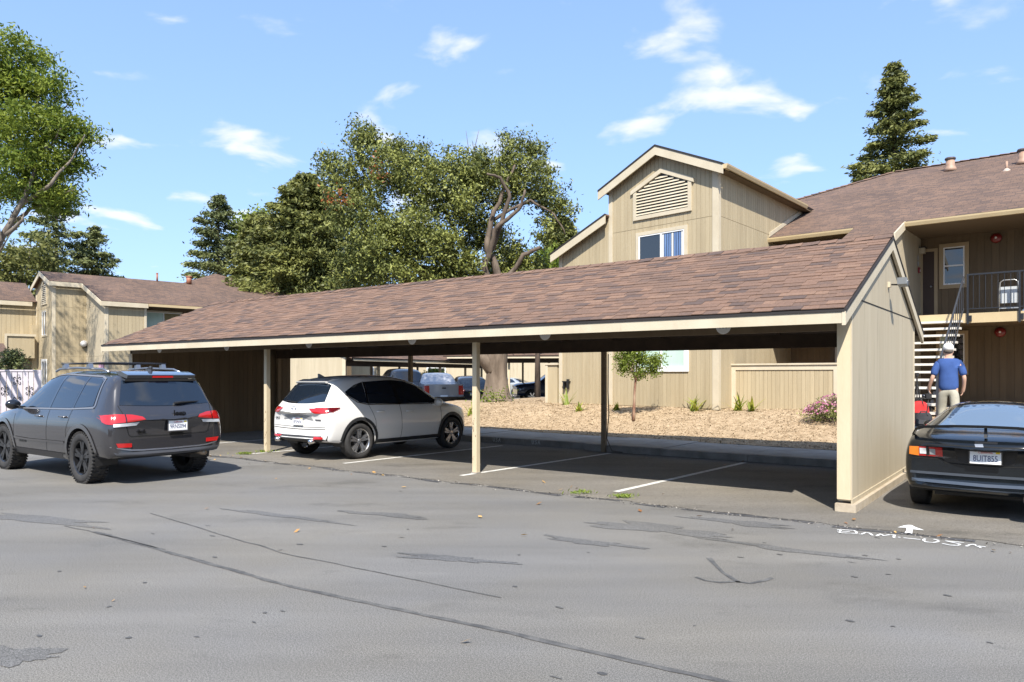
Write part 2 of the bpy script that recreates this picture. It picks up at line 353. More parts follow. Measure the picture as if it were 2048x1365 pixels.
# hand written chalk
GLY = {'B': [[(0, 0), (0, 1), (.5, .9), (.55, .62), (0, .5), (.6, .42), (.62, .12), (-.1, 0)]], 'A': [[(0, 0), (.35, 1), (.7, 0)], [(.1, .4), (.6, .4)]],
       'M': [[(0, 0), (.12, 1), (.4, .35), (.68, 1), (.8, 0)]], '-': [[(0, .45), (.9, .5)]], 'U': [[(0, 1), (.02, .3), (.25, 0), (.5, .1), (.6, 1)]],
       'S': [[(.6, .9), (.3, 1), (.05, .78), (.35, .52), (.6, .3), (.4, .03), (0, .08)]], '.': [[(0, .1), (.1, .14)]]}
def handwrite(name, s, org, ex, ey, size, wd, z, m, parent, adv=1.0):
    b = MB(); x = 0
    for ch in s:
        for st in GLY.get(ch, []):
            pts = []
            for i in range(len(st)-1):
                for k in range(4): t = k/4; pts.append((st[i][0]*(1-t)+st[i+1][0]*t, st[i][1]*(1-t)+st[i+1][1]*t))
            pts.append(st[-1]); W = [Vector(org)+Vector(ex)*(x+p[0])*size+Vector(ey)*p[1]*size for p in pts]
            nrm = Vector(ex).cross(Vector(ey)).normalized()
            for i in range(len(W)-1):
                t = (W[i+1]-W[i]).normalized(); n = nrm.cross(t)*wd*random.uniform(.75, 1.2); t2 = t*wd*.35
                b.add([W[i]-n-t2, W[i+1]-n+t2, W[i+1]+n+t2, W[i]+n-t2], [(0, 1, 2, 3)])
        x += {'.': .35, '-': 1.15, 'M': 1.1}.get(ch, .85)*adv
    o = b.build(name, m, parent); o.location.z += z; return o
def zp(L): return [(x*.1758+1640, y*.1758+1020) for x, y in L]
def dense(L):
    o_ = []
    for p_, q_ in zip(L, L[1:]):
        for k in range(4): o_.append((p_[0]+(q_[0]-p_[0])*k/4, p_[1]+(q_[1]-p_[1])*k/4))
    return o_+[L[-1]]
for L in ([(195, 232), (300, 236), (385, 240), (415, 258), (415, 274), (320, 272), (225, 268)], [(195, 250), (340, 255)], [(238, 228), (224, 270)], [(448, 283), (464, 282)], [(468, 286), (520, 263), (560, 270), (600, 298)], [(640, 305), (690, 280), (722, 301), (790, 290), (850, 292), (835, 322), (860, 326)], [(886, 318), (916, 320)], [(950, 325), (1050, 335), (1145, 345)],
          [(1195, 335), (1174, 352), (1202, 371), (1290, 380), (1348, 368), (1340, 350), (1290, 342)], [(1640, 380), (1540, 371), (1430, 360), (1520, 380), (1598, 398), (1570, 412), (1480, 409), (1390, 390)], [(1662, 422), (1705, 404), (1745, 398), (1790, 420), (1832, 440)], [(1775, 416), (1885, 428)]):
    ribbon('chalk_writing', dense(zp(L)), .0115, .0062, CHALK, lot)
AR = zp([(880, 212), (950, 190), (1000, 182), (1045, 185), (1080, 205), (1185, 243), (1130, 240), (1055, 232), (1048, 285), (1020, 272), (960, 275), (985, 245), (980, 213), (930, 212)])
b = MB(); b.add([tuple(at(x, y, F*CH/(y-HOR)).to_2d())+(.0105,) for x, y in AR], [tuple(range(len(AR)))]); b.build('chalk_arrow', CHALK, lot)
# ------------------------------------------------------------------ kerb, sidewalk, planting bed
def bedz(u, v):
    v0 = 6.25+.055*max(0, u)
    z = .13+.60*sstep((v-v0)/(10.2-v0)) if v > v0 else .13
    z *= 1-sstep((v-15.5)/3.0); return z
walk = MB(); side = tag(link('sidewalk', None), kind='structure'); side.location = (O.x, O.y, 0); side.rotation_euler = (0, 0, UA)
x = 8.2; random.seed(3)
while x > -17:  # slabs
    wd = 1.8; x1 = max(-17, x-wd); xm = (x+x1)/2; vk = 4.42 if xm > -6.9 else 4.66; vb = 6.22+.055*max(0, -xm)
    dz = random.uniform(-.008, .008)
    m_ = MB(); m_.box(x1+.008, x-.008, vk+.17, vb, -.05, .142+dz); m_.build('slab', CONC, side)
    m_ = MB(); m_.prism([(vk, -.05), (vk+.012, .13+dz), (vk+.03, .146+dz), (vk+.165, .146+dz), (vk+.165, -.05)], x1+.004, x-.004, ax='x'); m_.build('kerb_stone', CONCD, side)
    x = x1
for uu, tx in ((8.9, 'USA'), (7.75, 'USA')):
    xx = -uu; handwrite('kerb_writing', tx, (xx, 4.648, .045), (1, 0, 0), (0, .09, .995), .085, .0065, 0, CHALK, side, 1.15)
gu = np.arange(-7, 15.01, .18); gv = np.arange(6.05, 18.7, .18); b = MB()
for v in gv:
    for u in gu:
        vv = max(v, 6.2+.055*max(0, u)-.02); x_, y_ = uv(u, vv); b.v.append((x_, y_, bedz(u, vv)+.02*math.sin(u*2.1+v)*math.sin(v*1.7)*(v > 6.6)+random.uniform(0, .018)))
nu = len(gu)
for j in range(len(gv)-1):
    for i in range(nu-1): b.f.append((j*nu+i, j*nu+i+1, (j+1)*nu+i+1, (j+1)*nu+i)); b.mi.append(0)
MULCH = mat('wood_mulch', (.25, .175, .10), .95, c2=(.40, .30, .19), ns=7, bump=1., bs=45, speck=(55, .55, 1.4))
bed = tag(b.build('planting_bed', MULCH, smooth=True), kind='structure')
cp = []
for i in range(42000):
    u = random.uniform(-3, 13); v = random.uniform(6.3, 12.5); x_, y_ = uv(u, v)
    if v > 6.2+.055*max(0, u): cp.append((x_, y_, bedz(u, v)+.02*math.sin(u*2.1+v)*math.sin(v*1.7)*(v > 6.6)))
CHIP = leafmat('wood_chip', (.17, .115, .062), (.50, .39, .25), 0)
scatter_quads('bark_chips', cp, .019, CHIP, lift=.006)
def ground_at(px, py):
    for d_ in np.arange(11, 40, .02):
        p_ = at(px, py, d_); u_, v_ = touv(p_.x, p_.y)
        if v_ > 4.5 and p_.z <= bedz(u_, v_)+.015: return Vector((p_.x, p_.y, bedz(u_, v_)+.015))
    return at(px, py, 20)
# raised walkway by the stairs
b = MB(); a = [uv(.9, 6.5), uv(-9, 6.5), uv(-9, 16), uv(.9, 16)]
b.add([(*p, -.02) for p in a]+[(a[0][0], a[0][1], .5), (a[1][0], a[1][1], .5), (a[2][0], a[2][1], .78), (a[3][0], a[3][1], .78)], [(0, 1, 2, 3), (4, 5, 6, 7), (0, 1, 5, 4), (1, 2, 6, 5), (2, 3, 7, 6), (3, 0, 4, 7)])
tag(b.build('walkway', CONC), kind='structure')
def walkz(x, y): u, v = touv(x, y); return .5+.28*(v-6.5)/9.5
# fallen leaves and weeds
lp = []
for i in range(90):
    u = random.uniform(-4, 16); v = random.choice([random.gauss(-1.0, .35), random.uniform(-7, 0), random.uniform(3.6, 4.4)]); x_, y_ = uv(u, v); lp.append((x_, y_, .004))
DRYL = leafmat('dry_leaf', (.22, .10, .04), (.52, .33, .12), .1)
scatter_quads('fallen_leaves', lp, .03, DRYL, lift=.004)
GRASS = leafmat('weed_green', (.10, .17, .02), (.30, .36, .06), .3)
for i, (px, py, lab) in enumerate(((1246, 997, 'tuft of yellow green weed in the pavement joint by the bay line end'), (1161, 989, 'small weed tuft in the pavement joint left of the bay line'), (528, 906, 'weed tuft around the foot of the left carport post'), (490, 910, 'low weed patch in front of the left carport post'))):
    c = at(px, py, F*CH/(py-HOR)); n = 130 if i != 1 else 60
    C = np.column_stack([c.x+NR.normal(size=n)*.09, c.y+NR.normal(size=n)*.035, .02+NR.random(n)*.03])
    o = leaves('weed_tuft', C, .07, GRASS, None, NR.random(n), .18, dirs=np.column_stack([NR.normal(size=n)*.7, NR.normal(size=n)*.7, np.full(n, .7)])); tag(o, lab, kind='stuff')

# ================================================================== carport
SH_COLS = [(.140, .083, .056), (.118, .072, .050), (.098, .062, .046), (.160, .097, .065), (.074, .050, .041), (.128, .077, .053)]
SHM = [mat('shingle_%s' % 'abcdef'[i], tuple(c), .95, c2=tuple(k*1.28 for k in c), ns=30, nd_=3, bump=.35, bs=160, speck=(160, .75, 1.3)) for i, c in enumerate(SH_COLS)]
SHROOF = None
def shingle_field_mat():
    m = bpy.data.materials.new('shingle_roof'); m.use_nodes = True; t = m.node_tree; b_ = t.nodes['Principled BSDF']; b_.inputs['Roughness'].default_value = .95
    tc = nd(t, 'ShaderNodeTexCoord'); br = nd(t, 'ShaderNodeTexBrick'); t.links.new(tc.outputs['UV'], br.inputs['Vector'])
    br.inputs['Scale'].default_value = 1; br.inputs['Brick Width'].default_value = .22; br.inputs['Row Height'].default_value = .145; br.inputs['Mortar Size'].default_value = .006; br.inputs['Bias'].default_value = 0
    br.inputs['Color1'].default_value = (.155, .095, .064, 1); br.inputs['Color2'].default_value = (.088, .058, .045, 1); br.inputs['Mortar'].default_value = (.05, .036, .03, 1); br.offset = .37; br.squash = 1.3; br.squash_frequency = 3
    n = nd(t, 'ShaderNodeTexNoise'); n.inputs['Scale'].default_value = .5; n.inputs['Detail'].default_value = 5; t.links.new(tc.outputs['UV'], n.inputs['Vector'])
    r = nd(t, 'ShaderNodeMapRange'); r.inputs['From Min'].default_value = .3; r.inputs['From Max'].default_value = .7; r.inputs['To Min'].default_value = .85; r.inputs['To Max'].default_value = 1.18; t.links.new(n.outputs['Fac'], r.inputs[0])
    n2 = nd(t, 'ShaderNodeTexNoise'); n2.inputs['Scale'].default_value = 60; t.links.new(tc.outputs['UV'], n2.inputs['Vector'])
    r2 = nd(t, 'ShaderNodeMapRange'); r2.inputs['From Min'].default_value = .3; r2.inputs['From Max'].default_value = .7; r2.inputs['To Min'].default_value = .8; r2.inputs['To Max'].default_value = 1.2; t.links.new(n2.outputs['Fac'], r2.inputs[0])
    mm = nd(t, 'ShaderNodeMath', operation='MULTIPLY'); t.links.new(r.outputs[0], mm.inputs[0]); t.links.new(r2.outputs[0], mm.inputs[1])
    vm = nd(t, 'ShaderNodeVectorMath', operation='SCALE'); t.links.new(br.outputs['Color'], vm.inputs[0]); t.links.new(mm.outputs[0], vm.inputs['Scale']); t.links.new(vm.outputs[0], b_.inputs['Base Color'])
    bp = nd(t, 'ShaderNodeBump'); bp.inputs['Strength'].default_value = .6; bp.inputs['Distance'].default_value = .015; bp.invert = True; t.links.new(br.outputs['Fac'], bp.inputs['Height']); t.links.new(bp.outputs[0], b_.inputs['Normal'])
    return m
SHROOF = shingle_field_mat()
def roof_quad(name, pts, parent, thick=.05, mats=None):
    """planar roof panel, pts in order (first edge = eave); uv in metres along eave / up slope"""
    P = [Vector(p) for p in pts]; e = (P[1]-P[0]).normalized(); n = e.cross(P[-1]-P[0]).normalized()
    if n.z < 0: n = -n
    up = n.cross(e); 
    m = bpy.data.meshes.new(name); k = len(P); Q = P+[p-n*thick for p in P]
    m.from_pydata([tuple(p) for p in Q], [], [tuple(range(k)), tuple(range(2*k-1, k-1, -1))]+[(i, i+k, (i+1) % k+k, (i+1) % k) for i in range(k)])
    ul = m.uv_layers.new(name='uv')
    for l in m.loops:
        q = Q[l.vertex_index]-P[0]; ul.data[l.index].uv = (q.dot(e), q.dot(up))
    for x_ in (mats or [SHROOF]): m.materials.append(x_)
    return link(name, m, parent)

LX, RX = -17.36, .22; OV = .6; D = 4.88; ym = D/2; SL = 5/12
ZE = 2.415; ZR = ZE+(ym+OV)*SL          # top of deck at eave and ridge
cp_ = thing('carport', 'long open carport with brown shingle gable roof and tan posts', 'carport', (O.x, O.y, 0), UA)
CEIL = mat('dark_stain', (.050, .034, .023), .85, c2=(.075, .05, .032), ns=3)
DRIP = mat('drip_edge', (.022, .018, .016), .6)
# roof deck
ang = math.atan(SL)
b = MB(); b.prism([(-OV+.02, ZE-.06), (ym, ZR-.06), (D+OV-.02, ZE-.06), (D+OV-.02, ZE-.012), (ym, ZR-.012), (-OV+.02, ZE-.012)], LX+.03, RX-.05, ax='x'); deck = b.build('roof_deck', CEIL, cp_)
rf = roof_quad('rear_roof_slope', [(RX-.01, D+OV, ZE+.004), (LX, D+OV, ZE+.004), (LX, ym, ZR+.004), (RX-.01, ym, ZR+.004)], cp_, .014)
b = MB(); b.box(LX, RX-.01, -OV-.012, -OV+.03, ZE-.035, ZE-.002); b.build('drip_edge', DRIP, cp_)
b = MB(); b.box(LX+.02, RX-.042, -OV, -OV+.04, ZE-.165, ZE-.037); b.build('fascia', TRIM, cp_)
b = MB(); b.box(LX+.02, RX-.042, D+OV-.04, D+OV, ZE-.165, ZE-.037); b.build('fascia', TRIM, cp_)
for xr in (RX-.04, LX-.02):
    for sg in (0, 1):
        q = [(-OV-.006, ZE-.19), (ym, ZR-.19), (ym, ZR-.03), (-OV-.006, ZE-.03)]
        if sg: q = [(D-y_, z_) for y_, z_ in q]
        b = MB(); b.prism(q, xr, xr+.04, ax='x'); b.build('rake_board', TRIM, cp_)
        q = [(y_, z_+dz) for (y_, z_), dz in zip(q, (.158, .158, .026, .026))]
        b = MB(); b.prism(q, xr-.004, xr+.052, ax='x'); b.build('rake_edge', DRIP, cp_)
# shingles: every tab a slab; the 300 nearest as single parts, the rest in one field
ex = .142; rows = int((ym+OV)/math.cos(ang)/ex)+1
def tab_geo(w_): return [(0, 0, .0), (w_, 0, .0), (w_, .17, -.004), (0, .17, -.004), (0, 0, .010), (w_, 0, .010), (w_, .17, .003), (0, .17, .003)]
FB = [(4, 5, 6, 7), (0, 1, 5, 4), (1, 2, 6, 5), (3, 0, 4, 7)]
TW = [.15, .19, .23, .28, .34]
TABM = {}
def tabmesh(wi, ci):
    if (wi, ci) not in TABM:
        b = MB(); b.add(tab_geo(TW[wi]), FB); TABM[wi, ci] = b.mesh('shingle', SHM[ci])
    return TABM[wi, ci]
cs, sn = math.cos(ang), math.sin(ang)
field = MB(); single = []
random.seed(11)
tabs = []
for r in range(rows):
    x = RX-.012-random.choice([0, .07, .13])
    base = random.random()
    first = True
    while x > LX:
        wi = random.randrange(5); ww = TW[wi]; ci = random.choices(range(6), [5, 5, 4, 2, 2, 4])[0]
        dz = .005 if random.random() < .5 else 0
        if first: x = RX-.012; first = False
        x0 = x-ww
        if x0 < LX: break
        tabs.append((r, x0, wi, ci, dz)); x = x0-.003
def tab_d(t): return ((O.x-U.x*t[1]) - 0)**2+((O.y-U.y*t[1]))**2-0*t[0]
order = sorted(range(len(tabs)), key=lambda i: tab_d(tabs[i])+tabs[i][0]*.9)
near = set(order[:300])
for i, (r, x0, wi, ci, dz) in enumerate(tabs):
    sdist = r*ex; y0 = -OV-.02+sdist*cs; z0 = ZE+sdist*sn+.004+dz
    if i in near:
        o = link('shingle', tabmesh(wi, ci), deck, (x0, y0, z0), (ang, 0, 0))
    else:
        g = [(x0+a, y0+b_*cs-c*sn, z0+b_*sn+c*cs) for a, b_, c in tab_geo(TW[wi])]; field.add(g, FB, ci)
fo = field.build('shingle_field', SHM, cp_); tag(fo, kind='stuff')
# ridge caps
x = RX+.0; k = 0; CAPM = {}
while x-.30 > LX-.02:
    ci = random.randrange(6)
    if ci not in CAPM:
        b = MB(); hw = .15
        b.add([(0, -hw, -hw*SL+.010), (0, 0, .012), (0, hw, -hw*SL+.010), (.32, -hw, -hw*SL+.026), (.32, 0, .034), (.32, hw, -hw*SL+.026), (.32, -hw, -hw*SL+.010), (.32, 0, .016), (.32, hw, -hw*SL+.010)],
              [(0, 1, 4, 3), (1, 2, 5, 4), (3, 4, 7, 6), (4, 5, 8, 7)]); CAPM[ci] = b.mesh('ridge_cap', SHM[ci])
    link('ridge_cap', CAPM[ci], deck, (x-.32, ym, ZR+.014), (0, random.uniform(-.012, .012), 0)); x -= .255; k += 1
# beams, rafters, posts
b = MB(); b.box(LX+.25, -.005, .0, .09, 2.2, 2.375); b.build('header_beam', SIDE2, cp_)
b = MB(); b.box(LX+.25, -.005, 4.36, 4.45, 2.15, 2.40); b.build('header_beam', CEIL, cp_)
for x in np.arange(-16.9, -.1, 1.22):
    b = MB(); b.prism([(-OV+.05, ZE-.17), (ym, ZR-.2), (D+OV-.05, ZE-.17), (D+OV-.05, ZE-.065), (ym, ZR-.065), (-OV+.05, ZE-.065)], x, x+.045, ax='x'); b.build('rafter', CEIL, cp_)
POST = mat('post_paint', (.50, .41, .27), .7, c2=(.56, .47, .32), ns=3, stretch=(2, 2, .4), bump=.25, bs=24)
PW = .092
for x in (-5.7, -11.42):
    b = MB(); b.box(x-PW/2, x+PW/2, 0, PW, .03, 2.2); po = b.build('post', POST, cp_)
    b = MB(); b.box(x-.06, x+.06, -.015, PW+.015, 0, .03); b.build('base_plate', CONCD, po)
    CHP = mat('paint_chip', (.16, .10, .06), .9)
    b = MB()
    for k in range(9):
        zz = random.uniform(.1, 1.0); xx = x+random.uniform(-.04, .04); h = random.uniform(.01, .05); b.box(xx, xx+.006+random.random()*.006, -.0025, .001, zz, zz+h)
    b.build('paint_chips', CHP, po)
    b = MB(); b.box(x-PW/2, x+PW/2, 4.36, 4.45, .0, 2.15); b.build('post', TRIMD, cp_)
PIPE = mat('conduit', (.10, .08, .06), .6)
b = MB(); b.tube([(-5.57, 4.36, 2.1), (-5.57, 4.35, 1.3), (-5.55, 4.35, .8), (-5.6, 4.35, .3), (-5.45, 4.3, .05), (-5.2, 4.3, .03)], .012, 6); b.build('conduit', PIPE, cp_)
# end walls
topz = lambda y: ZE-.065+min(y+OV, D+OV-y)*SL
def gable_poly(y0, y1, z0): 
    q = [(y0, z0), (y1, z0), (y1, topz(y1))]
    if y0 < ym < y1: q.append((ym, topz(ym)))
    q.append((y0, topz(y0))); return q
b = MB(); b.prism(gable_poly(.0, D, .13), .0, .144, ax='x'); ew = b.build('end_wall', WALLP, cp_); ew['label'] = 'sunlit right end wall of the carport'
zs = 2.60
def split_y(z): return [ym-(ZE-.065+(ym+OV)*SL-z)/SL, ym+(ZE-.065+(ym+OV)*SL-z)/SL]
# lower sheets and the sheet above the seam
for y0, y1 in ((.035, 1.24), (1.243, 2.46), (2.463, 3.68), (3.683, D-.035)):
    q = [(y0, .155), (y1, .155)]
    q += [(y1, min(zs, topz(y1)))]
    if topz(y1) < zs: q.append((split_y(zs)[1], zs))
    if topz(y0) < zs: q.append((split_y(zs)[0], zs))
    q.append((y0, min(zs, topz(y0)))); b = MB(); b.prism(q, .144, .153, ax='x'); b.build('siding_panel', WALLP, ew)
sy = split_y(zs+.012); q = [(sy[0], zs+.012), (sy[1], zs+.012), (ym, topz(ym))]; b = MB(); b.prism(q, .144, .156, ax='x'); b.build('siding_panel', WALLP, ew)
b = MB(); b.box(.1535, .1565, sy[0], sy[1], zs-.006, zs+.008); b.build('seam_flashing', BLACK, ew)
b = MB(); b.box(.1535, .160, -.003, .05, .15, topz(0)-.01); b.box(.1535, .160, D-.055, D+.003, .15, topz(D)-.02); b.build('corner_trim', TRIM, ew)
b = MB(); b.box(-.004, .152, -.022, .0, .15, topz(0)-.06); b.build('end_board', POST, ew)
b = MB(); b.box(-.02, .215, -.06, D+.02, -.02, .10); b.build('concrete_footing', mat('footing', (.33, .27, .19), .9, c2=(.42, .36, .27), ns=5, bump=.5, bs=40), ew)
b = MB(); b.box(.15, .168, .0, D, .085, .155); b.build('bottom_board', WALLP, ew)
STAIN = mat('grime', (.20, .155, .095), .9, c2=(.44, .36, .235), ns=6, stretch=(6, 6, .5), contrast=(.35, .6))
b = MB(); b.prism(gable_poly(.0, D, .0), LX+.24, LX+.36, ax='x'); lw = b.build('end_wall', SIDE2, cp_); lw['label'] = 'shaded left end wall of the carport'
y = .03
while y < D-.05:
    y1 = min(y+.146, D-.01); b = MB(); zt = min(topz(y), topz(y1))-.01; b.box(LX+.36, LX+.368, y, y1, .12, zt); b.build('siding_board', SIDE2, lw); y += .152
b = MB(); b.box(LX+.22, LX+.372, -.02, .0, 0, 2.2); b.build('end_board', TRIM, lw)
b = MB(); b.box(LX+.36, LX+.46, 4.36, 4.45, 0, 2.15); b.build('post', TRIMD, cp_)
# flood light on the gable
fl = thing('flood_light', 'grey flood light on a short arm below the carport gable peak', 'flood light', (O.x, O.y, 0), UA)
b = MB(); b.box(.156, .19, 2.37, 2.45, 2.94, 3.02); b.build('junction_box', TRIM, fl)
b = MB(); b.tube([(.2, 2.41, 2.98), (.28, 2.38, 2.97), (.31, 2.37, 3.0)], .012, 8); b.build('arm', BLACK, fl)
b = MB(); b.prism([(2.31, 2.97), (2.46, 2.94), (2.47, 3.02), (2.41, 3.06), (2.31, 3.065)], .29, .41, ax='x'); h_ = b.build('lamp_head', mat('lamp_grey', (.16, .17, .18), .35), fl)
b = MB(); b.prism([(2.33, 2.98), (2.45, 2.955), (2.455, 3.01), (2.33, 3.045)], .41, .414, ax='x'); b.build('lens', mat('lamp_lens', (.30, .33, .36), .1, coat=.5), h_)
b = MB(); b.box(.4145, .418, 2.35, 2.38, 3.01, 3.02); b.build('sticker', WHITE, h_)
# tube lights under the roof
for x, y, dz in ((-9.1, 1.2, 2.33), (-3.6, 1.2, 2.40)):
    t_ = thing('tube_light', 'white tube light fitting under the carport roof %s' % ('over the white car' if x < -6 else 'over the empty middle bays'), 'light fitting', (O.x, O.y, 0), UA, 'tube lights under the carport')
    b = MB(); b.box(x-.6, x+.6, y, y+.14, dz, dz+.07); hb = b.build('housing', mat('lamp_white', (.55, .55, .52), .5), t_)
    b = MB(); b.tube([(x-.55, y+.07, dz-.02), (x+.55, y+.07, dz-.02)], .03, 8); b.build('tube', WHITE, t_)
    b = MB(); b.box(x-.55, x-.5, y+.05, y+.09, dz+.07, 2.95); b.box(x+.5, x+.55, y+.05, y+.09, dz+.07, 2.95); b.build('hanger', BLACK, t_)
# number discs
ORD = ['nearest the sunlit end wall', 'right of the middle post', 'just left of the middle post', 'just right of the left post', 'just left of the left post', 'leftmost of the six']
for k in range(6):
    num = 106-k; x = -1.43-2.85*k
    dsc = thing('number_disc', 'round white bay number plate on the carport beam, %s' % ORD[k], 'number plate', (O.x, O.y, 0), UA, 'bay number discs')
    b = MB(); b.lathe([(-.008, .10), (-.002, .105)], 20, 'y', (x, .0, 2.305)); b.build('plate', mat('disc_white', (.62, .62, .60), .5), dsc)
    link('number', text_mesh(str(num), .085, BLACK, .0015, bold=.0012), dsc, (x, -.0105, 2.305), (R(90), 0, 0))
# ================================================================== siding walls and windows
def prof(P, s):
    for (a, za), (b_, zb) in zip(P, P[1:]):
        if a-1e-9 <= s <= b_+1e-9: return za+(zb-za)*((s-a)/(b_-a) if b_ > a else 0)
    return P[-1][1]
def wall(parent, p0, p1, zp, z0, m, bw=.152, seams=(), name='wall', inner=.12, label=None, boards=True, trims=(), zb=None):
    """siding wall from p0 to p1 (viewer's left to right); zp = top as [(s,z)] or a number; z0 bottom"""
    p0, p1 = Vector(p0), Vector(p1); L = (p1-p0).length; a = math.atan2(p1.y-p0.y, p1.x-p0.x)
    if isinstance(zp, (int, float)): zp = [(0, zp), (L, zp)]
    b = MB(); b.prism([(0, z0), (L, z0)]+[(s, z) for s, z in reversed(zp)], 0, inner); wo = b.build(name, m, parent, loc=(p0.x, p0.y, 0), rz=a)
    if label: wo['label'] = label
    if boards:
        s = .01; lv = [z0+.03]+sorted(seams)+[99]
        while s < L-.03:
            e = min(s+bw-.009, L-.004); ks = [s]+[k for k, _ in zp if s < k < e]+[e]
            for za, zc in zip(lv, lv[1:]):
                top = [(k, min(zc-.012, prof(zp, k)-.004)) for k in ks]
                if max(t[1] for t in top) <= za+.01: continue
                bb = MB(); bb.prism([(s, za), (e, za)]+list(reversed([(k, max(t, za+.003)) for k, t in top])), -.010, .0); bb.build('siding_board', m, wo)
            s += bw
    for kind_, x0, x1, za, zc in trims:
        b = MB(); b.box(x0, x1, -.034, -.0105, za, zc); b.build(kind_, TRIM, wo)
    wo['L'] = L; del wo['L']; return wo
BLIND = mat('blind_white', (.55, .56, .55), .7, c2=(.62, .63, .62), ns=30, stretch=(10, 1, .1)); BLINDB = mat('blind_blue', (.05, .10, .25), .4, c2=(.16, .25, .42), ns=9, stretch=(8, 1, .15))
GREENP = mat('pane_green', (.42, .56, .48), .08, c2=(.50, .64, .56), ns=2, stretch=(1, 1, .3), coat=.5)
def window(parent, wo, s0, s1, z0, z1, trim=.1, trimmat=None, split='v', left=None, right=None, name='window', frame=WHITE, depth=.05, curtain=None, tz=None):
    trimmat = trimmat or TRIM
    o = link(name, None, parent, wo.location, wo.rotation_euler[2]); b = MB(); y0, y1 = -depth, -.011
    t = trim
    b.box(s0-t, s0, y0, y1, z0-t, z1+t); b.box(s1, s1+t, y0, y1, z0-t, z1+t); b.box(s0, s1, y0, y1, z1, z1+t); b.box(s0-.0, s1, y0, y1, z0-t, z0)
    m_ = b.mesh('trim', trimmat); bpy.data.objects.remove(o); o = link(name, m_, parent, wo.location, wo.rotation_euler[2])
    f = .035; b = MB(); yf = -.042
    b.box(s0+.001, s0+f, yf, y1-.001, z0+.001, z1-.001); b.box(s1-f, s1-.001, yf, y1-.001, z0+.001, z1-.001); b.box(s0+f, s1-f, yf, y1-.001, z1-f, z1-.001); b.box(s0+f, s1-f, yf, y1-.001, z0+.001, z0+f)
    mid = (s0+s1)/2; mz = (z0+z1)/2
    if split == 'v': b.box(mid-.022, mid+.022, yf-.004, y1-.001, z0+f, z1-f)
    elif split == 'h': b.box(s0+f, s1-f, yf-.004, y1-.001, mz-.022, mz+.022)
    b.build('frame', frame, o)
    rects = [(s0+f, mid-.022, z0+f, z1-f), (mid+.022, s1-f, z0+f, z1-f)] if split == 'v' else ([(s0+f, s1-f, mz+.022, z1-f), (s0+f, s1-f, z0+f, mz-.022)] if split == 'h' else [(s0+f, s1-f, z0+f, z1-f)])
    for r_, mm in zip(rects, (left or GLASSB, right or GLASSB)):
        b = MB(); b.box(r_[0], r_[1], -.020, -.0112, r_[2], r_[3]); b.build('pane', mm, o)
    if curtain:
        r_ = rects[curtain-1]; n = 9
        for k in range(n):
            xa = r_[0]+(r_[1]-r_[0])*k/n; b = MB(); b.box(xa+.01, xa+(r_[1]-r_[0])/n-.012, -.024, -.0203, r_[2]+.03, r_[3]-.02); b.build('blind_slat', BLINDB if k % 4 else BLIND, o)
    return o
# ================================================================== right building
r = Vector((.7676, -.6411)); q = Vector((.6411, .7676)); RA = math.atan2(r.y, r.x)
RB0 = Vector((5.52, 20.0))
rb = thing('apartment_building', 'tan two storey apartment building with louvred gable tower and outside stairs', 'building', (RB0.x, RB0.y, 0), RA)
def loc_(x, y): p = Vector((x, y))-RB0; return Vector((p.dot(r), p.dot(q)))
ZB = .72
PL = Vector((-3.67, .415)); PW_ = PL+(PL.normalized())*2.05
LF = PL.length
fw = wall(rb, PL, (0, 0), [(0, 7.30), (LF/2, 8.12), (LF, 7.30)], ZB, SIDE, .138, seams=(3.35, 5.95), label='front wall of the gabled tower')
for x0, x1 in ((-.01, .13), (LF-.14, LF+.034)):
    b = MB(); b.box(x0, x1, -.036, -.0105, ZB, 7.25); b.build('corner_trim', TRIM, fw)
wgw = wall(rb, PW_, PL, [(0, 5.62), (2.05, 6.46)], ZB, SIDE, .138, seams=(3.35, 5.0), label='front wall of the lower left wing')
b = MB(); b.box(-.01, .12, -.036, -.0105, ZB, 5.6); b.build('corner_trim', TRIM, wgw)
sw = wall(rb, (0, .01), (0.0, 9.0), [(0, 7.28), (9, 7.28)], ZB, SIDE, .16, seams=(3.35, 5.95), label='right side wall of the gabled tower')
b = MB(); b.box(-.03, .12, -.036, -.0105, ZB, 7.25); b.build('corner_trim', TRIM, sw)
wl = wall(rb, (PW_.x, 9), (PW_.x, PW_.y), 5.6, ZB, SIDE, .3, boards=False)
# windows in the tower front
cx = LF-1.80
win = window(rb, fw, cx-.78, cx+.78, 4.35, 5.72, .1, left=GLASSB, right=GLASSB, curtain=2); win['label'] = 'upper sliding window with blue vertical blinds'
win = window(rb, fw, cx-.80, cx+.80, 1.86, 3.15, .11, trimmat=WHITE, left=GREENP, right=GREENP); win['label'] = 'ground floor window with pale green glass'
# louvre
lv = link('louvre', None, rb, fw.location, fw.rotation_euler[2]); cxl = LF/2+.07; hw = .88; zl0, zl1, zl2 = 6.30, 7.02, 7.42
b = MB(); t = .11
b.box(cxl-hw-t, cxl-hw, -.06, -.011, zl0-t, zl1); b.box(cxl+hw, cxl+hw+t, -.06, -.011, zl0-t, zl1); b.box(cxl-hw, cxl+hw, -.06, -.011, zl0-t, zl0)
b.prism([(cxl-hw-t-.08, zl1-.06), (cxl-hw-t-.08, zl1+.06), (cxl, zl2+.13), (cxl, zl2)], -.075, -.011); b.prism([(cxl+hw+t+.08, zl1-.06), (cxl, zl2), (cxl, zl2+.13), (cxl+hw+t+.08, zl1+.06)], -.075, -.011)
b.build('frame', TRIM, lv)
b = MB(); b.prism([(cxl-hw, zl0), (cxl+hw, zl0), (cxl+hw, zl1), (cxl, zl2), (cxl-hw, zl1)], -.014, -.0115); b.build('backing', BLACK, lv)
z = zl0+.02
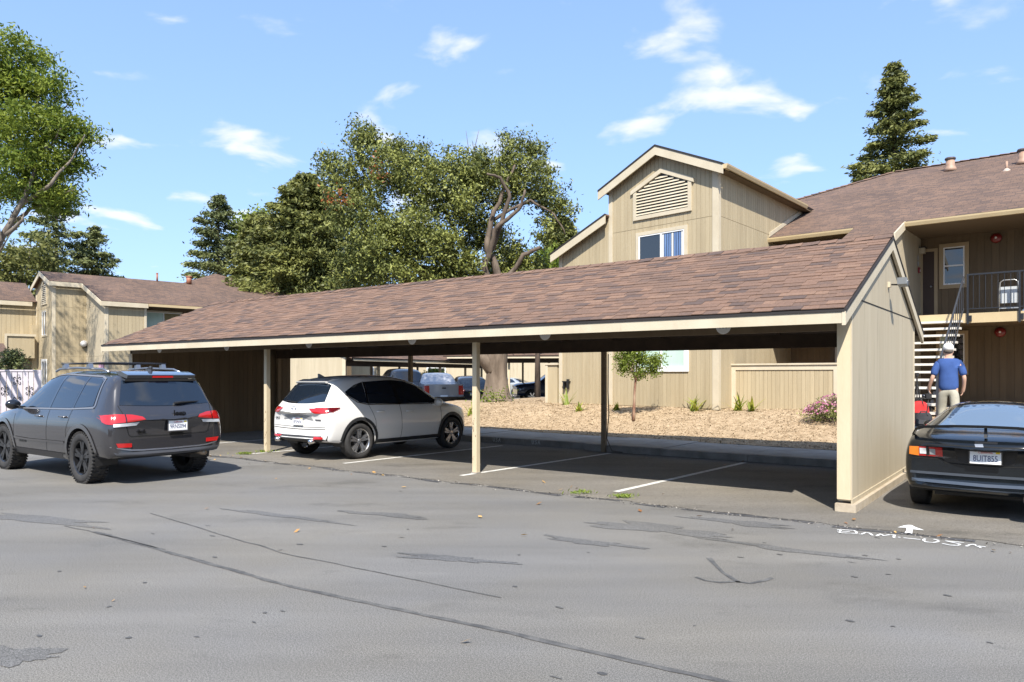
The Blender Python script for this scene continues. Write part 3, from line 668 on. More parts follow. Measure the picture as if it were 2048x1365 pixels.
while z < zl2-.08:
    zt = z+.05; hh = hw if zt < zl1 else hw*(zl2-zt)/(zl2-zl1)
    if hh > .08:
        b = MB(); b.add([(cxl-hh, -.058, z), (cxl+hh, -.058, z), (cxl+hh, -.016, z+.055), (cxl-hh, -.016, z+.055), (cxl-hh, -.058, z+.012), (cxl+hh, -.058, z+.012), (cxl+hh, -.016, z+.067), (cxl-hh, -.016, z+.067)], [(0, 1, 2, 3), (4, 7, 6, 5), (0, 4, 5, 1), (1, 5, 6, 2), (2, 6, 7, 3), (3, 7, 4, 0)])
        b.build('slat', TRIM, lv)
    z += .0865
# tower roof (front rake along the front wall line)
fd = (Vector((0, 0))-PL).normalized(); fn = Vector((fd.y, -fd.x)); ov = .22
def fp(s, n, z): p = PL+fd*s+fn*n; return (p.x, p.y, z)
zr_ = 8.20; ze_ = zr_-(LF/2+.25)*(.82/(LF/2))
bk = Vector((0, 9.0))
def back(pt, n=9.0): return (pt[0]+0, pt[1]+n, pt[2])
A0, A1, A2 = fp(-.25, ov, ze_), fp(LF/2, ov, zr_), fp(LF+.30, ov, ze_-.02)
roof_quad('tower_roof_slope', [A2, back(A2), back(A1), A1], rb, .06); roof_quad('tower_roof_slope', [back(A0), A0, A1, back(A1)], rb, .06)
def board3(parent, name, a, b_, h, n2, th, m, drop=0):
    """board from a to b_, height h hanging down, thickness th along n2"""
    a, b_ = Vector(a), Vector(b_); n3 = Vector((n2[0], n2[1], 0))*th; dn = Vector((0, 0, -h)); dd = Vector((0, 0, -drop))
    v = [a+dd, b_+dd, b_+dd+dn, a+dd+dn]; v += [p+n3 for p in v]
    bb = MB(); bb.add(v, [(0, 1, 2, 3), (7, 6, 5, 4), (0, 4, 5, 1), (1, 5, 6, 2), (2, 6, 7, 3), (3, 7, 4, 0)]); return bb.build(name, m, parent)
board3(rb, 'rake_board', A0, A1, .24, fn, .04, TRIM, .05); board3(rb, 'rake_board', A1, A2, .24, fn, .04, TRIM, .05)
board3(rb, 'rake_edge', A0, A1, .05, fn, .055, DRIP, -.004); board3(rb, 'rake_edge', A1, A2, .05, fn, .055, DRIP, -.004)
GUT = mat('gutter_tan', (.44, .34, .195), .5, c2=(.48, .38, .22), ns=2)
def gutter(a, b_, m=GUT, w_=.12, h=.12, drop=.03, side=(0, -1)):
    a, b_ = Vector(a), Vector(b_); s = Vector((side[0], side[1], 0)).normalized()
    pr_ = [(0, 0), (w_, 0), (w_*.96, -h*.35), (w_*.7, -h), (0, -h)]
    v = [a+s*x+Vector((0, 0, z-drop)) for x, z in pr_]+[b_+s*x+Vector((0, 0, z-drop)) for x, z in pr_]; n = len(pr_)
    bb = MB(); bb.add(v, [tuple(range(n)), tuple(range(2*n-1, n-1, -1))]+[(i, (i+1) % n, (i+1) % n+n, i+n) for i in range(n)]); return bb.build('gutter', m, rb)
gutter(A2, back(A2, 6.3), side=(1, 0))
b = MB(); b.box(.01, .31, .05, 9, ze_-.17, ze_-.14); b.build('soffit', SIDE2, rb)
B0, B1 = PW_+Vector((-.2, 0)), PL
Bq = [(B0.x, B0.y-ov, 5.58), (PL.x, PL.y-ov, 6.52)]
roof_quad('wing_roof_slope', [back(Bq[0]), Bq[0], Bq[1], back(Bq[1])], rb, .06)
board3(rb, 'rake_board', Bq[0], Bq[1], .24, (0, -1), .04, TRIM, .05); board3(rb, 'rake_edge', Bq[0], Bq[1], .05, (0, -1), .055, DRIP, -.004)
# main roof: eave line at local y = YE
P1 = loc_(9.86, 21.11); YE = P1.y; X0 = P1.x; ZEV = 5.85; SLM = .4167; RK = 8.24
def mp_(a, k): return (X0+a, YE-k, ZEV-SLM*k)             # a along r, k towards the front
roof_quad('main_roof_slope', [mp_(-9.27, 0), mp_(12, 0), mp_(12, -RK), mp_(-1.03, -RK)], rb, .06)
roof_quad('hip_roof_slope', [(X0-9.27, YE+2*RK, ZEV), mp_(-9.27, 0), mp_(-1.03, -RK)], rb, .06)
roof_quad('rear_roof_slope', [(X0+12, YE+2*RK, ZEV), (X0-9.27, YE+2*RK, ZEV), mp_(-1.03, -RK), mp_(12, -RK)], rb, .06)
roof_quad('lower_roof_slope', [mp_(-.15, 1.16), mp_(1.13, 1.16), mp_(1.13, -.02), mp_(-.15, -.02)], rb, .06)
# ridge caps on hip and ridge
CAPR = {}
for i in range(7):
    pass
def caps(a, b_, step=.3):
    a, b_ = Vector(a), Vector(b_); n = int((b_-a).length/step); t = (b_-a).normalized(); rz = math.atan2(t.y, t.x); ry = -math.asin(t.z)
    for k in range(n):
        if k % 6 not in CAPR:
            bb = MB(); bb.add([(0, -.13, -.035), (0, 0, .015), (0, .13, -.035), (.32, -.13, -.02), (.32, 0, .035), (.32, .13, -.02)], [(0, 1, 4, 3), (1, 2, 5, 4), (3, 4, 5)]); CAPR[k % 6] = bb.mesh('ridge_cap', SHM[k % 6])
        p = a+t*step*k; link('ridge_cap', CAPR[k % 6], rb, p+Vector((0, 0, .02)), (0, ry, rz))
caps(mp_(12, -RK), mp_(-1.03, -RK)); caps(mp_(-1.03, -RK), mp_(-6.5, -RK+5.47))
gutter(mp_(-2.72, 0), mp_(-.16, 0)); gutter(mp_(1.14, 0), mp_(12, 0)); gutter(mp_(-.15, 1.16), mp_(1.1, 1.16), m=TRIM, w_=.03, h=.1)
for a in (1.13,): board3(rb, 'rake_board', mp_(a, 1.16), mp_(a, -.02), .22, (1, 0), .04, TRIM, .0)
b = MB(); b.add([(X0-2.7, YE+.04, ZEV-.12), (X0+12, YE+.04, ZEV-.12), (X0+12, YE+2.6, ZEV-.12), (X0-2.7, YE+2.6, ZEV-.12)], [(0, 1, 2, 3)]); b.build('soffit', mat('soffit_brown', (.14, .10, .06), .85), rb)
# flashing where the main roof meets the tower side
b = MB(); 
board3(rb, 'flashing', (.013, YE+.02, ZEV+.16), (.013, YE+3.35, ZEV+.16+3.33*SLM), .13, (1, 0), .02, TRIM)
# closet bay under the lowered roof
xw = X0+1.05; xl = X0-.1
wb_ = wall(rb, (xw, YE-1.02), (xw, YE+2.5), [(0, 5.30), (1.04, 5.74), (3.52, 5.74)], ZB-.3, WALLP, .3, boards=False, label='side wall beside the upper balcony')
wf_ = wall(rb, (xl, YE-1.02), (xw, YE-1.02), 5.3, ZB-.3, SIDE, .15)
wl_ = wall(rb, (xl, YE+2.4), (xl, YE-1.02), [(0, 5.7), (2.4, 5.7), (3.42, 5.28)], ZB-.3, SIDE, .15)
# rear wall of the balcony bay, patio bay
yb = YE+2.5
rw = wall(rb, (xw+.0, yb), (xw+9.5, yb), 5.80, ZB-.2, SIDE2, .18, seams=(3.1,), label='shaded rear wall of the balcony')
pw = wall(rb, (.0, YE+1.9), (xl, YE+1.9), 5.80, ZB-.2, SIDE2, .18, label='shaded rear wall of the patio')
# upper window, lower window, doors
w1 = window(rb, rw, .60, 1.14, 4.30, 5.40, .11, trimmat=mat('trim_tan', (.36, .27, .16), .7), split='h'); w1['label'] = 'white double hung window on the balcony'
w2 = window(rb, rw, .50, 1.14, 1.75, 2.85, .09, trimmat=MATS['trim_tan'], split='v', left=GREENP, right=GLASSB); w2['label'] = 'ground floor window behind the stairs'
def door(wo, s0, s1, z0, z1, m, tm):
    o = link('door', None, rb, wo.location, wo.rotation_euler[2]); bpy.data.objects.remove(o); b = MB(); b.box(s0, s1, -.028, -.011, z0, z1); o = link('door', b.mesh('door', m), rb, wo.location, wo.rotation_euler[2])
    b = MB(); b.box(s0-.09, s0, -.04, -.011, z0, z1+.09); b.box(s1, s1+.09, -.04, -.011, z0, z1+.09); b.box(s0, s1, -.04, -.011, z1, z1+.09); b.build('door_frame', tm, o)
    b = MB(); b.sphere((s1-.08, -.06, z0+1.0), .03); b.build('handle', STEEL, o, True); return o
door(rw, .06, .36, 3.28, 5.32, mat('door_dark', (.05, .028, .018), .6), MATS['trim_tan'])
pd = window(rb, pw, 1.35, 2.75, .80, 2.75, .09, trimmat=mat('frame_bronze', (.09, .06, .035), .5), split='v', left=BLIND, right=GLASSB, frame=MATS['frame_bronze'], name='patio_door'); pd['label'] = 'sliding patio door with vertical blinds'
window(rb, pw, .6, 2.6, 3.4, 5.3, .09, trimmat=MATS['frame_bronze'], frame=MATS['frame_bronze'], name='patio_door')
# balcony
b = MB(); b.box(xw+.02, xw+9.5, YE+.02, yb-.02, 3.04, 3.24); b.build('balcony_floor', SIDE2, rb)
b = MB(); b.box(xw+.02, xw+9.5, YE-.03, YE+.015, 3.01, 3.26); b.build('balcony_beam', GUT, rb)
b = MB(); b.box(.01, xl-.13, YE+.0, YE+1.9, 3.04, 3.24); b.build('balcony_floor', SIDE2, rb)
b = MB(); b.box(.01, xl-.13, YE-.05, YE-.01, 3.0, 4.2); b.build('balcony_front', SIDE, rb)
# railing
rail = link('railing', None, rb); bpy.data.objects.remove(rail)
xs = X0+2.62
b = MB(); b.box(xs, xw+9.5, YE-.075, YE-.035, 4.24, 4.28); b.box(xs, xw+9.5, YE-.07, YE-.04, 3.36, 3.385); rail = b.build('railing', BLKM, rb)
for x in np.arange(xs+.14, xw+6, .135):
    b = MB(); b.box(x, x+.014, YE-.062, YE-.048, 3.38, 4.25); b.build('baluster', BLKM, rail)
for x in (xs, xs+1.12, xs+2.4, xs+3.7):
    b = MB(); b.box(x, x+.045, YE-.08, YE-.033, 2.98, 4.28); b.box(x+.05, x+.11, YE-.06, YE-.031, 3.05, 3.2); b.build('railing_post', BLKM, rail)
# stairs
st = thing('outside_stairs', 'open outside stairs with white concrete treads and dark steel handrail', 'stairs', (RB0.x, RB0.y, 0), RA)
NT = 13; rise = (3.26-.62)/(NT+1); run = .262; xr_ = X0+2.54; xl_ = xr_-1.25
TREAD = mat('tread_concrete', (.52, .49, .43), .8, c2=(.60, .57, .51), ns=4)
ysF = YE-.05
for k in range(NT):
    z = 3.26-rise*(k+1); y = ysF-run*(k+1)
    b = MB(); b.box(xl_, xr_, y, y+.29, z-.055, z); b.build('tread', TREAD, st)
for xx in (xl_+.12, xr_-.22):
    n = NT; b = MB(); b.prism([(ysF, 3.10), (ysF-run*n-.05, 3.10-rise*n), (ysF-run*n-.05, 2.86-rise*n), (ysF, 2.86)], xx, xx+.06, ax='x'); b.build('stringer', BLKM, st)
    for k in range(NT):
        z = 3.26-rise*(k+1)-.055; y = ysF-run*(k+1); b = MB(); b.prism([(y+.03, z), (y+.26, z), (y+.26, z-.10)], xx+.062, xx+.09, ax='x'); b.build('bracket', BLKM, st)
RAILG = mat('rail_grey', (.035, .038, .045), .4)
for xx in (xr_+.01, xl_-.03):
    y1 = ysF-run*NT; b = MB(); b.tube([(xx, ysF-.02, 3.26+.95), (xx, y1, 3.26-rise*NT+.95)], .024, 6); hr = b.build('handrail', RAILG, st)
    b = MB(); b.tube([(xx, ysF-.02, 3.26+.12), (xx, y1, 3.26-rise*NT+.12)], .014, 6); b.build('bottom_rail', RAILG, st)
    for k in range(NT):
        y = ysF-.1-run*k; z = 3.26-rise*(k+.3); b = MB(); b.box(xx-.007, xx+.007, y-.007, y+.007, z+.1, z+.93); b.build('baluster', RAILG, hr)
    b = MB(); b.box(xx-.02, xx+.02, y1-.03, y1+.01, .62, 3.26-rise*NT+1.0); b.build('newel_post', RAILG, st)
# patio fence
fs_ = loc_(6.1, 20.7)
pf = thing('patio_fence', 'low tan board fence with cream cap along the ground floor patio', 'fence', (RB0.x, RB0.y, 0), RA)
fwl = wall(pf, (fs_.x, fs_.y), (fs_.x+3.75, fs_.y), 1.92, ZB-.1, SIDE, .112, name='fence_panel')
b = MB(); b.box(fs_.x-.04, fs_.x+3.78, fs_.y-.07, fs_.y+.14, 1.92, 1.965); b.build('cap', TRIM, pf)
b = MB(); b.box(.13, 3.75, -.036, -.0105, 1.79, 1.915); b.box(.0, .13, -.036, -.0105, ZB-.1, 1.915); b.box(2.72, 2.84, -.036, -.0105, ZB-.1, 1.789); b.build('fence_trim', TRIM, fwl)
# vents on the roof
VENT = mat('vent_pipe', (.30, .19, .13), .6, c2=(.36, .24, .17), ns=4)
def vent(px, py, k, rr, h, lab, big=True):
    # find roof point at pixel on plane
    best = None
    for kk in np.arange(-8.1, 0, .05):
        for a in np.arange(-3, 8, .05):
            l = Vector(mp_(a, kk)); wx = RB0+r*l.x+q*l.y; X = 1024+F*wx.x/wx.y; Y = HOR-F*(l.z-CH)/wx.y; e = (X-px)**2+(Y-py)**2
            if best is None or e < best[0]: best = (e, wx, l.z)
    _, wx, z = best
    v = thing('roof_vent', lab, 'roof vent', (wx.x, wx.y, z), RA, 'vents on the right roof')
    b = MB()
    if big:
        b.lathe([(-.05, rr*1.5), (.06, rr*1.35), (.16, rr), (h, rr)], 14, 'z'); b.build('pipe', VENT, v, True)
        b = MB(); b.lathe([(h, rr*1.2), (h+.03, rr*1.25), (h+.07, rr*1.1)], 14, 'z'); b.build('cap', mat('vent_cap', (.06, .045, .04), .6), v)
        b = MB(); b.box(-rr*1.9, rr*1.9, -rr*1.9, rr*1.9, -.12, -.02); b.build('flashing', VENT, v, rz=(R(22), 0, 0))
    else:
        b.lathe([(-.05, rr), (h, rr)], 10, 'z'); b.build('pipe', VENT, v, True); b = MB(); b.lathe([(-.1, rr*4), (.0, rr*3), (.06, rr*1.2)], 12, 'z'); b.build('flashing', mat('flash_pale', (.42, .34, .28), .6), v, True)
vent(1901, 341, 0, .14, .36, 'short brown capped vent pipe nearest the dark conifer'); vent(2046, 327, 0, .14, .38, 'brown capped vent pipe cut by the right picture edge'); vent(2013, 341, 0, .035, .28, 'thin plumbing vent pipe between the two capped vents', False)
# bells, alarm call points, signs
BELL = mat('bell_red', (.20, .012, .012), .35, coat=.5)
def onrw(px, py):     # rear wall point at pixel: plane local y = yb
    k = (px-1024)/F; p0_ = RB0+q*(yb-.011); t = (k*p0_.y-p0_.x)/(r.x-k*r.y); wx = p0_+r*t; return t, CH-(py-HOR)/F*wx.y
for px, py, lab in ((1993, 477, 'red fire alarm bell on the upper balcony wall'), (2001, 665, 'red fire alarm bell on the ground floor wall below the balcony')):
    t, z = onrw(px, py); be = thing('alarm_bell', lab, 'alarm bell', (RB0.x, RB0.y, 0), RA, 'fire alarm bells')
    b = MB(); b.box(t-.07, t+.07, yb-.05, yb-.012, z-.07, z+.07); b.build('back_box', mat('bell_box', (.25, .02, .02), .5), be)
    b = MB(); b.lathe([(yb-.05, .135), (yb-.065, .14), (yb-.10, .115), (yb-.12, .05), (yb-.125, .03)], 20, 'y', (t, 0, z)); b.build('gong', BELL, be, True)
    b = MB(); b.lathe([(yb-.125, .03), (yb-.132, .028)], 12, 'y', (t, 0, z)); b.build('boss', WHITE, be)
t, z = 0, 0
def onwb(px, py):    # side wall plane local x = xw (+proud)
    k = (px-1024)/F; p0_ = RB0+r*(xw+.012); t = (k*p0_.y-p0_.x)/(q.x-k*q.y); wx = p0_+q*t; return t, CH-(py-HOR)/F*wx.y
cp2 = thing('alarm_call_point', 'small red fire alarm pull station on the balcony side wall', 'alarm call point', (RB0.x, RB0.y, 0), RA)
yy, zz = YE+2.1, 4.75
b = MB(); b.box(xw+.012, xw+.06, yy-.06, yy+.06, zz-.08, zz+.08); b.build('box', BELL, cp2)
b = MB(); b.box(xw+.061, xw+.066, yy-.02, yy+.02, zz-.05, zz+.02); b.build('handle', WHITE, cp2)
sgn = thing('door_sign', 'small grey oval number plate above the red pull station', 'sign', (RB0.x, RB0.y, 0), RA)
b = MB(); b.lathe([(xw+.012, .07), (xw+.02, .07)], 16, 'x', (0, yy-.05, 5.12)); b.build('plate', mat('sign_grey', (.4, .4, .4), .5), sgn)
b = MB(); b.box(xw+.012, xw+.02, yy-.12, yy+.03, 4.88, 5.0); b.build('name_strip', MATS['sign_grey'], sgn)
wlp = thing('wall_lantern', 'square lantern high on the balcony side wall by the door', 'lamp', (RB0.x, RB0.y, 0), RA)
b = MB(); b.box(xw+.012, xw+.16, YE+2.18, YE+2.34, 5.25, 5.42); lb = b.build('lamp_body', mat('lantern', (.42, .36, .26), .5), wlp); b = MB(); b.box(xw+.012, xw+.18, YE+2.16, YE+2.36, 5.42, 5.45); b.build('cap', BLACK, wlp)
# folding chair on the balcony
ch = thing('folding_chair', 'white folding chair leaning closed against the balcony railing', 'chair', (RB0.x, RB0.y, 0), RA)
k = (2019-1024)/F; p0_ = RB0+q*(YE+.35); t = (k*p0_.y-p0_.x)/(r.x-k*r.y)
fp_ = [(t-.22, YE+.32, 3.24), (t-.21, YE+.30, 3.85), (t-.19, YE+.28, 4.04), (t-.12, YE+.27, 4.09), (t+.12, YE+.27, 4.09), (t+.19, YE+.28, 4.04), (t+.21, YE+.30, 3.85), (t+.22, YE+.32, 3.24)]
b = MB(); b.tube(fp_, .014, 6); b.build('frame', mat('chair_steel', (.5, .5, .48), .3, metal=.6), ch, True)
b = MB(); b.box(t-.185, t+.185, YE+.28, YE+.31, 3.50, 3.92); b.build('seat', mat('chair_white', (.42, .44, .44), .5), ch)
b = MB(); b.box(t-.21, t+.21, YE+.30, YE+.32, 3.36, 3.385); b.build('stretcher', MATS['chair_steel'], ch)
tw = thing('folded_tarp', 'small blue folded cloth on the balcony floor by the chair', 'cloth', (RB0.x, RB0.y, 0), RA); b = MB(); b.box(t+.3, t+.62, YE+.1, YE+.35, 3.241, 3.30); b.box(t+.33, t+.58, YE+.12, YE+.33, 3.30, 3.345); b.build('fold', mat('cloth_blue', (.18, .25, .36), .9), tw)
# meter box on the tower wall
mb_ = thing('wall_tap', 'dark hose tap bracket low on the tower wall by the trim', 'tap', (RB0.x, RB0.y, 0), RA)
b = MB(); s_ = wgw; pt = PW_+(PL-PW_).normalized()*.25; b.box(pt.x-.04, pt.x+.22, pt.y-.14, pt.y-.035, 1.42, 1.46); b.box(pt.x-.02, pt.x+.03, pt.y-.13, pt.y-.03, 1.2, 1.42); b.box(pt.x+.14, pt.x+.19, pt.y-.15, pt.y-.05, 1.22, 1.52); b.build('bracket', BLACK, mb_)
# ================================================================== left building
e1 = Vector((.691, -.723)); e2 = Vector((.723, .691)); LA = math.atan2(e1.y, e1.x)
R0 = Vector((-24.68, 39.34))
lb_ = thing('apartment_building', 'tan two storey building dappled by tree shade behind the grey car', 'building', (R0.x, R0.y, 0), LA)
ZLR = 7.12; SLL = .335
def zl(x): return ZLR-.06-abs(x)*SLL
gw = wall(lb_, (-1.85, 0), (1.85, 0), [(0, zl(1.85)), (1.85, ZLR-.06), (3.7, zl(1.85))], 0, SIDE, .17, seams=(2.6, 5.15), label='front gable wall with louvre')
wa = wall(lb_, (1.85, 0), (1.85, 1.52), zl(1.85), 0, SIDE, .17, seams=(2.6, 5.15))
wb2 = wall(lb_, (1.85, 1.52), (5.28, 1.52), [(0, zl(1.85)), (3.43, zl(5.28))], 0, WALLP, .3, seams=(2.6, 5.15), boards=True)
wc = wall(lb_, (5.28, 1.52), (5.28, 3.36), zl(5.28), 0, SIDE, .17, seams=(2.6,))
wd_ = wall(lb_, (5.28, 3.36), (4.2, 3.36), zl(5.28), 0, SIDE, .17, boards=False)
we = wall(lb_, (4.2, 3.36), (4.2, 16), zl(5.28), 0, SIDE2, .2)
wd2 = wall(lb_, (-1.85, -6), (-1.85, -.0), 5.62, 0, SIDE, .2, seams=(2.6,))
for wo, s0, s1, zt in ((gw, -.02, .10, 6.4), (gw, 3.58, 3.73, 6.4), (wa, -.03, .1, 6.4), (wb2, 3.30, 3.46, 5.2), (wc, -.03, .10, 5.2), (wc, 1.76, 1.87, 5.2)):
    b = MB(); b.box(s0, s1, -.036, -.0105, 0, zt); b.build('corner_trim', TRIM, wo)
def L3(x, y, z): return (x, y, z)
roof_quad('right_roof_slope', [L3(2.05, -.2, ZLR-2.05*SLL), L3(2.05, 1.30, ZLR-2.05*SLL), L3(5.5, 1.30, ZLR-5.5*SLL), L3(5.5, 18, ZLR-5.5*SLL), L3(0, 18, ZLR), L3(0, -.2, ZLR)], lb_, .06)
roof_quad('left_roof_slope', [L3(-2.05, 18, ZLR-2.05*SLL), L3(-2.05, -.2, ZLR-2.05*SLL), L3(0, -.2, ZLR), L3(0, 18, ZLR)], lb_, .06)
roof_quad('wing_roof_slope', [L3(-1.6, -6, 5.62), L3(-1.6, -.01, 5.62), L3(-4.6, -.01, 6.9), L3(-4.6, -6, 6.9)], lb_, .06)
board3(lb_, 'rake_board', L3(-2.05, -.22, ZLR-2.05*SLL), L3(0, -.22, ZLR), .22, (0, -1), .04, TRIM, .03); board3(lb_, 'rake_board', L3(0, -.22, ZLR), L3(2.05, -.22, ZLR-2.05*SLL), .22, (0, -1), .04, TRIM, .03)
board3(lb_, 'fascia', L3(2.06, -.24, ZLR-2.05*SLL), L3(2.06, 1.28, ZLR-2.05*SLL), .22, (1, 0), .04, TRIM, .03)
board3(lb_, 'rake_board', L3(2.06, 1.26, ZLR-2.05*SLL), L3(5.5, 1.26, ZLR-5.5*SLL), .22, (0, -1), .04, TRIM, .03)
board3(lb_, 'fascia', L3(5.5, 1.24, ZLR-5.5*SLL), L3(5.5, 3.4, ZLR-5.5*SLL), .22, (1, 0), .05, TRIM, .03)
board3(lb_, 'gutter', L3(5.5, 3.42, ZLR-5.5*SLL), L3(5.5, 18, ZLR-5.5*SLL), .13, (1, 0), .1, GUT, .03)
board3(lb_, 'fascia', L3(-1.58, -6, 5.62), L3(-1.58, -.26, 5.62), .22, (1, 0), .04, TRIM, .03)
b = MB(); b.box(4.2, 5.5, 3.4, 16, zl(5.5)-.05, zl(5.5)-.03); b.build('soffit', SIDE2, lb_)
window(lb_, gw, 1.45, 2.4, 3.75, 5.0, .08); window(lb_, gw, 1.4, 2.35, 1.1, 2.4, .08, trimmat=WHITE)
window(lb_, we, .35, 2.1, 3.4, 4.95, .08, right=mat('pane_warm', (.20, .17, .07), .15, coat=.5), left=GREENP)
lv = link('louvre', None, lb_, gw.location, gw.rotation_euler[2]); b = MB()
b.box(1.35, 1.43, -.06, -.011, 5.35, 6.35); b.box(2.37, 2.45, -.06, -.011, 5.35, 6.35); b.box(1.43, 2.37, -.06, -.011, 5.35, 5.43); b.prism([(1.32, 6.28), (1.32, 6.38), (1.9, 6.68), (1.9, 6.58)], -.06, -.011); b.prism([(1.9, 6.58), (1.9, 6.68), (2.48, 6.38), (2.48, 6.28)], -.06, -.011); b.build('frame', TRIM, lv)
b = MB(); b.prism([(1.43, 5.43), (2.37, 5.43), (2.37, 6.34), (1.9, 6.58), (1.43, 6.34)], -.02, -.0115); b.build('backing', BLACK, lv)
for z in np.arange(5.46, 6.4, .1):
    hh = .46 if z < 6.25 else .3; b = MB(); b.add([(1.9-hh, -.055, z), (1.9+hh, -.055, z), (1.9+hh, -.02, z+.06), (1.9-hh, -.02, z+.06), (1.9-hh, -.055, z+.012), (1.9+hh, -.055, z+.012), (1.9+hh, -.02, z+.072), (1.9-hh, -.02, z+.072)], [(0, 1, 2, 3), (4, 7, 6, 5), (0, 4, 5, 1), (1, 5, 6, 2), (2, 6, 7, 3), (3, 7, 4, 0)]); b.build('slat', TRIM, lv)
# small balcony box on the left wing
b = MB(); b.box(-1.84, -1.05, -1.55, -.25, 2.55, 3.75); bx_ = b.build('balcony', SIDE, lb_)
b = MB(); b.box(-1.02, -.985, -1.6, -.2, 3.70, 3.82); b.box(-1.02, -.985, -1.6, -1.5, 2.5, 3.70); b.build('balcony_trim', TRIM, bx_)
b = MB(); b.box(-1.84, -1.4, -.28, -.02, 0, 4.35); b.build('balcony_post', SIDE, lb_)
# globe lamp, purple notice, downpipe lamp
gl_ = thing('globe_lamp', 'round white globe lamp on the dappled building wall', 'lamp', (R0.x, R0.y, 0), LA)
b = MB(); b.sphere((3.0-1.0, 1.52-.16, 3.28), .17, 14, 10); b.build('globe', mat('globe_white', (.75, .72, .68), .3), gl_, True); b = MB(); b.box(1.95, 2.05, 1.38, 1.51, 3.08, 3.14); b.build('bracket', BLACK, gl_)
PURP = mat('notice_pink', (.55, .34, .45), .7)
for i, (px, py) in enumerate(((202, 727), (212, 728))):
    nb = thing('notice_sign', ('left' if i == 0 else 'right')+' of the two small pink notices on the building wall', 'sign', tuple(R0+e1*(4.5+.45*i)+e2*1.46)+(2.05-.05*i,), LA, 'pink wall notices')
    b = MB(); b.box(-.16, .16, -.02, .0, -.2, .25); b.build('panel', PURP, nb); b = MB(); b.box(-.1, .1, -.024, -.0205, .05, .15); b.build('print', mat('notice_print', (.35, .2, .3), .7), nb)
sp = thing('spot_lamp', 'small white lamp under the left building eave', 'lamp', tuple(R0+e1*5.45+e2*6.4)+(zl(5.5)-.12,), LA)
b = MB(); b.box(-.05, .08, -.06, .06, -.2, .0); b.build('lamp_head', WHITE, sp)
# roof vents of the left building
for i, (t, hgt, lab) in enumerate(((5.6, .42, 'thin brown vent pipe on the left roof ridge'), (7.4, .4, 'capped red brown vent on the left roof ridge'))):
    p = R0+e1*.15+e2*t; v = thing('roof_vent', lab, 'roof vent', (p.x, p.y, ZLR-.05), LA, 'vents on the left roof'); b = MB()
    rr = .05 if i == 0 else .15; b.lathe([(0, rr), (hgt, rr)], 10, 'z'); b.build('pipe', mat('vent_red', (.30, .12, .07), .6), v, True); b = MB(); b.lathe([(hgt, rr*1.25), (hgt+.06, rr*1.2)], 10, 'z'); b.build('cap', MATS['vent_red'], v)
# hip roofed building behind
Pk = Vector((-19.9, 50)); hb = thing('apartment_building', 'building behind the carport with a wide hipped shingle roof', 'building', (Pk.x, Pk.y, 0), LA)
for (ax_, ay_), (bx2, by2) in (((8, -8), (8, 8)), ((8, 8), (-8, 8)), ((-8, 8), (-8, -8)), ((-8, -8), (8, -8))):
    roof_quad('hip_roof_slope', [(ax_, ay_, 5.3), (bx2, by2, 5.3), (0, 0, 8.45)], hb, .06)
wall(hb, (7.4, -7.4), (7.4, 7.4), 5.3, 0, SIDE, .2, boards=False); wall(hb, (-7.4, -7.4), (7.4, -7.4), 5.3, 0, SIDE, .2, boards=False)
wall(hb, (7.4, 7.4), (-7.4, 7.4), 5.3, 0, SIDE, .2, boards=False); wall(hb, (-7.4, 7.4), (-7.4, -7.4), 5.3, 0, SIDE, .2, boards=False)
# white screen fence with black scrolls
ff = thing('screen_fence', 'pale board fence with black scroll ornaments at the left edge', 'fence', (0, 0, 0), 0)
f1 = at(76, 750, 30.5); f0 = Vector((-24.5, 28.2, 0)); dv = (f1-f0).to_2d(); FL = dv.length; FA = math.atan2(dv.y, dv.x); ff.location = (f0.x, f0.y, 0); ff.rotation_euler = (0, 0, FA)
FW = mat('fence_pale', (.46, .42, .45), .7, c2=(.52, .48, .51), ns=2, stretch=(2, 2, .3)); x = 0
while x < FL:
    b = MB(); b.box(x, x+.165, 0, .025, .12, 1.80); b.build('board', FW, ff); x += .188
b = MB(); b.box(-.02, FL+.02, -.03, .06, 1.80, 1.86); b.box(0, FL, .026, .07, .4, .5); b.box(0, FL, .026, .07, 1.4, 1.5); b.build('rail', FW, ff)
b = MB(); b.box(FL-.02, FL+.10, -.03, .09, 0, 1.86); b.build('post', FW, ff)
def scroll(cx, cz, s):
    b = MB()
    for sg in (-1, 1):
        for sv in (-1, 1):
            pts = []
            for k in range(14):
                g = k/13*1.6*math.pi; rr = s*.36*(1-k/18); pts.append((cx+sg*(.06+s*.30-rr*math.cos(g)*.8)*.7, -.015, cz+sv*(s*.35+rr*math.sin(g))))
            b.tube(pts, .011, 5)
    b.tube([(cx, -.015, cz-s*.9), (cx, -.015, cz+s*.9)], .011, 5); b.sphere((cx, -.015, cz), .04, 8, 5); return b.build('scroll', BLKM, ff)
for k, cx_ in enumerate(np.arange(FL-.3, 0, -.42)):
    if k % 2: scroll(cx_, 1.42, .24); scroll(cx_, .6, .24)
    else: scroll(cx_, 1.0, .24)
# small roof edge of a hut at far left
hut = thing('small_hut', 'corner of a small hut roof behind the pale fence at the left edge', 'hut', (-24.4, 33.0, 0), LA)
b = MB(); b.box(-3, .3, -2, 1.5, 0, 2.4); b.build('wall', SIDE2, hut); roof_quad('roof', [(.6, -2.3, 2.45), (.6, 1.8, 2.45), (-1.4, 1.8, 3.15), (-1.4, -2.3, 3.15)], hut, .05); board3(hut, 'fascia', (.6, -2.3, 2.45), (.6, 1.8, 2.45), .2, (1, 0), .04, TRIM, .02); board3(hut, 'rake_board', (.6, -2.32, 2.45), (-1.4, -2.32, 3.15), .2, (0, -1), .04, TRIM, .02)
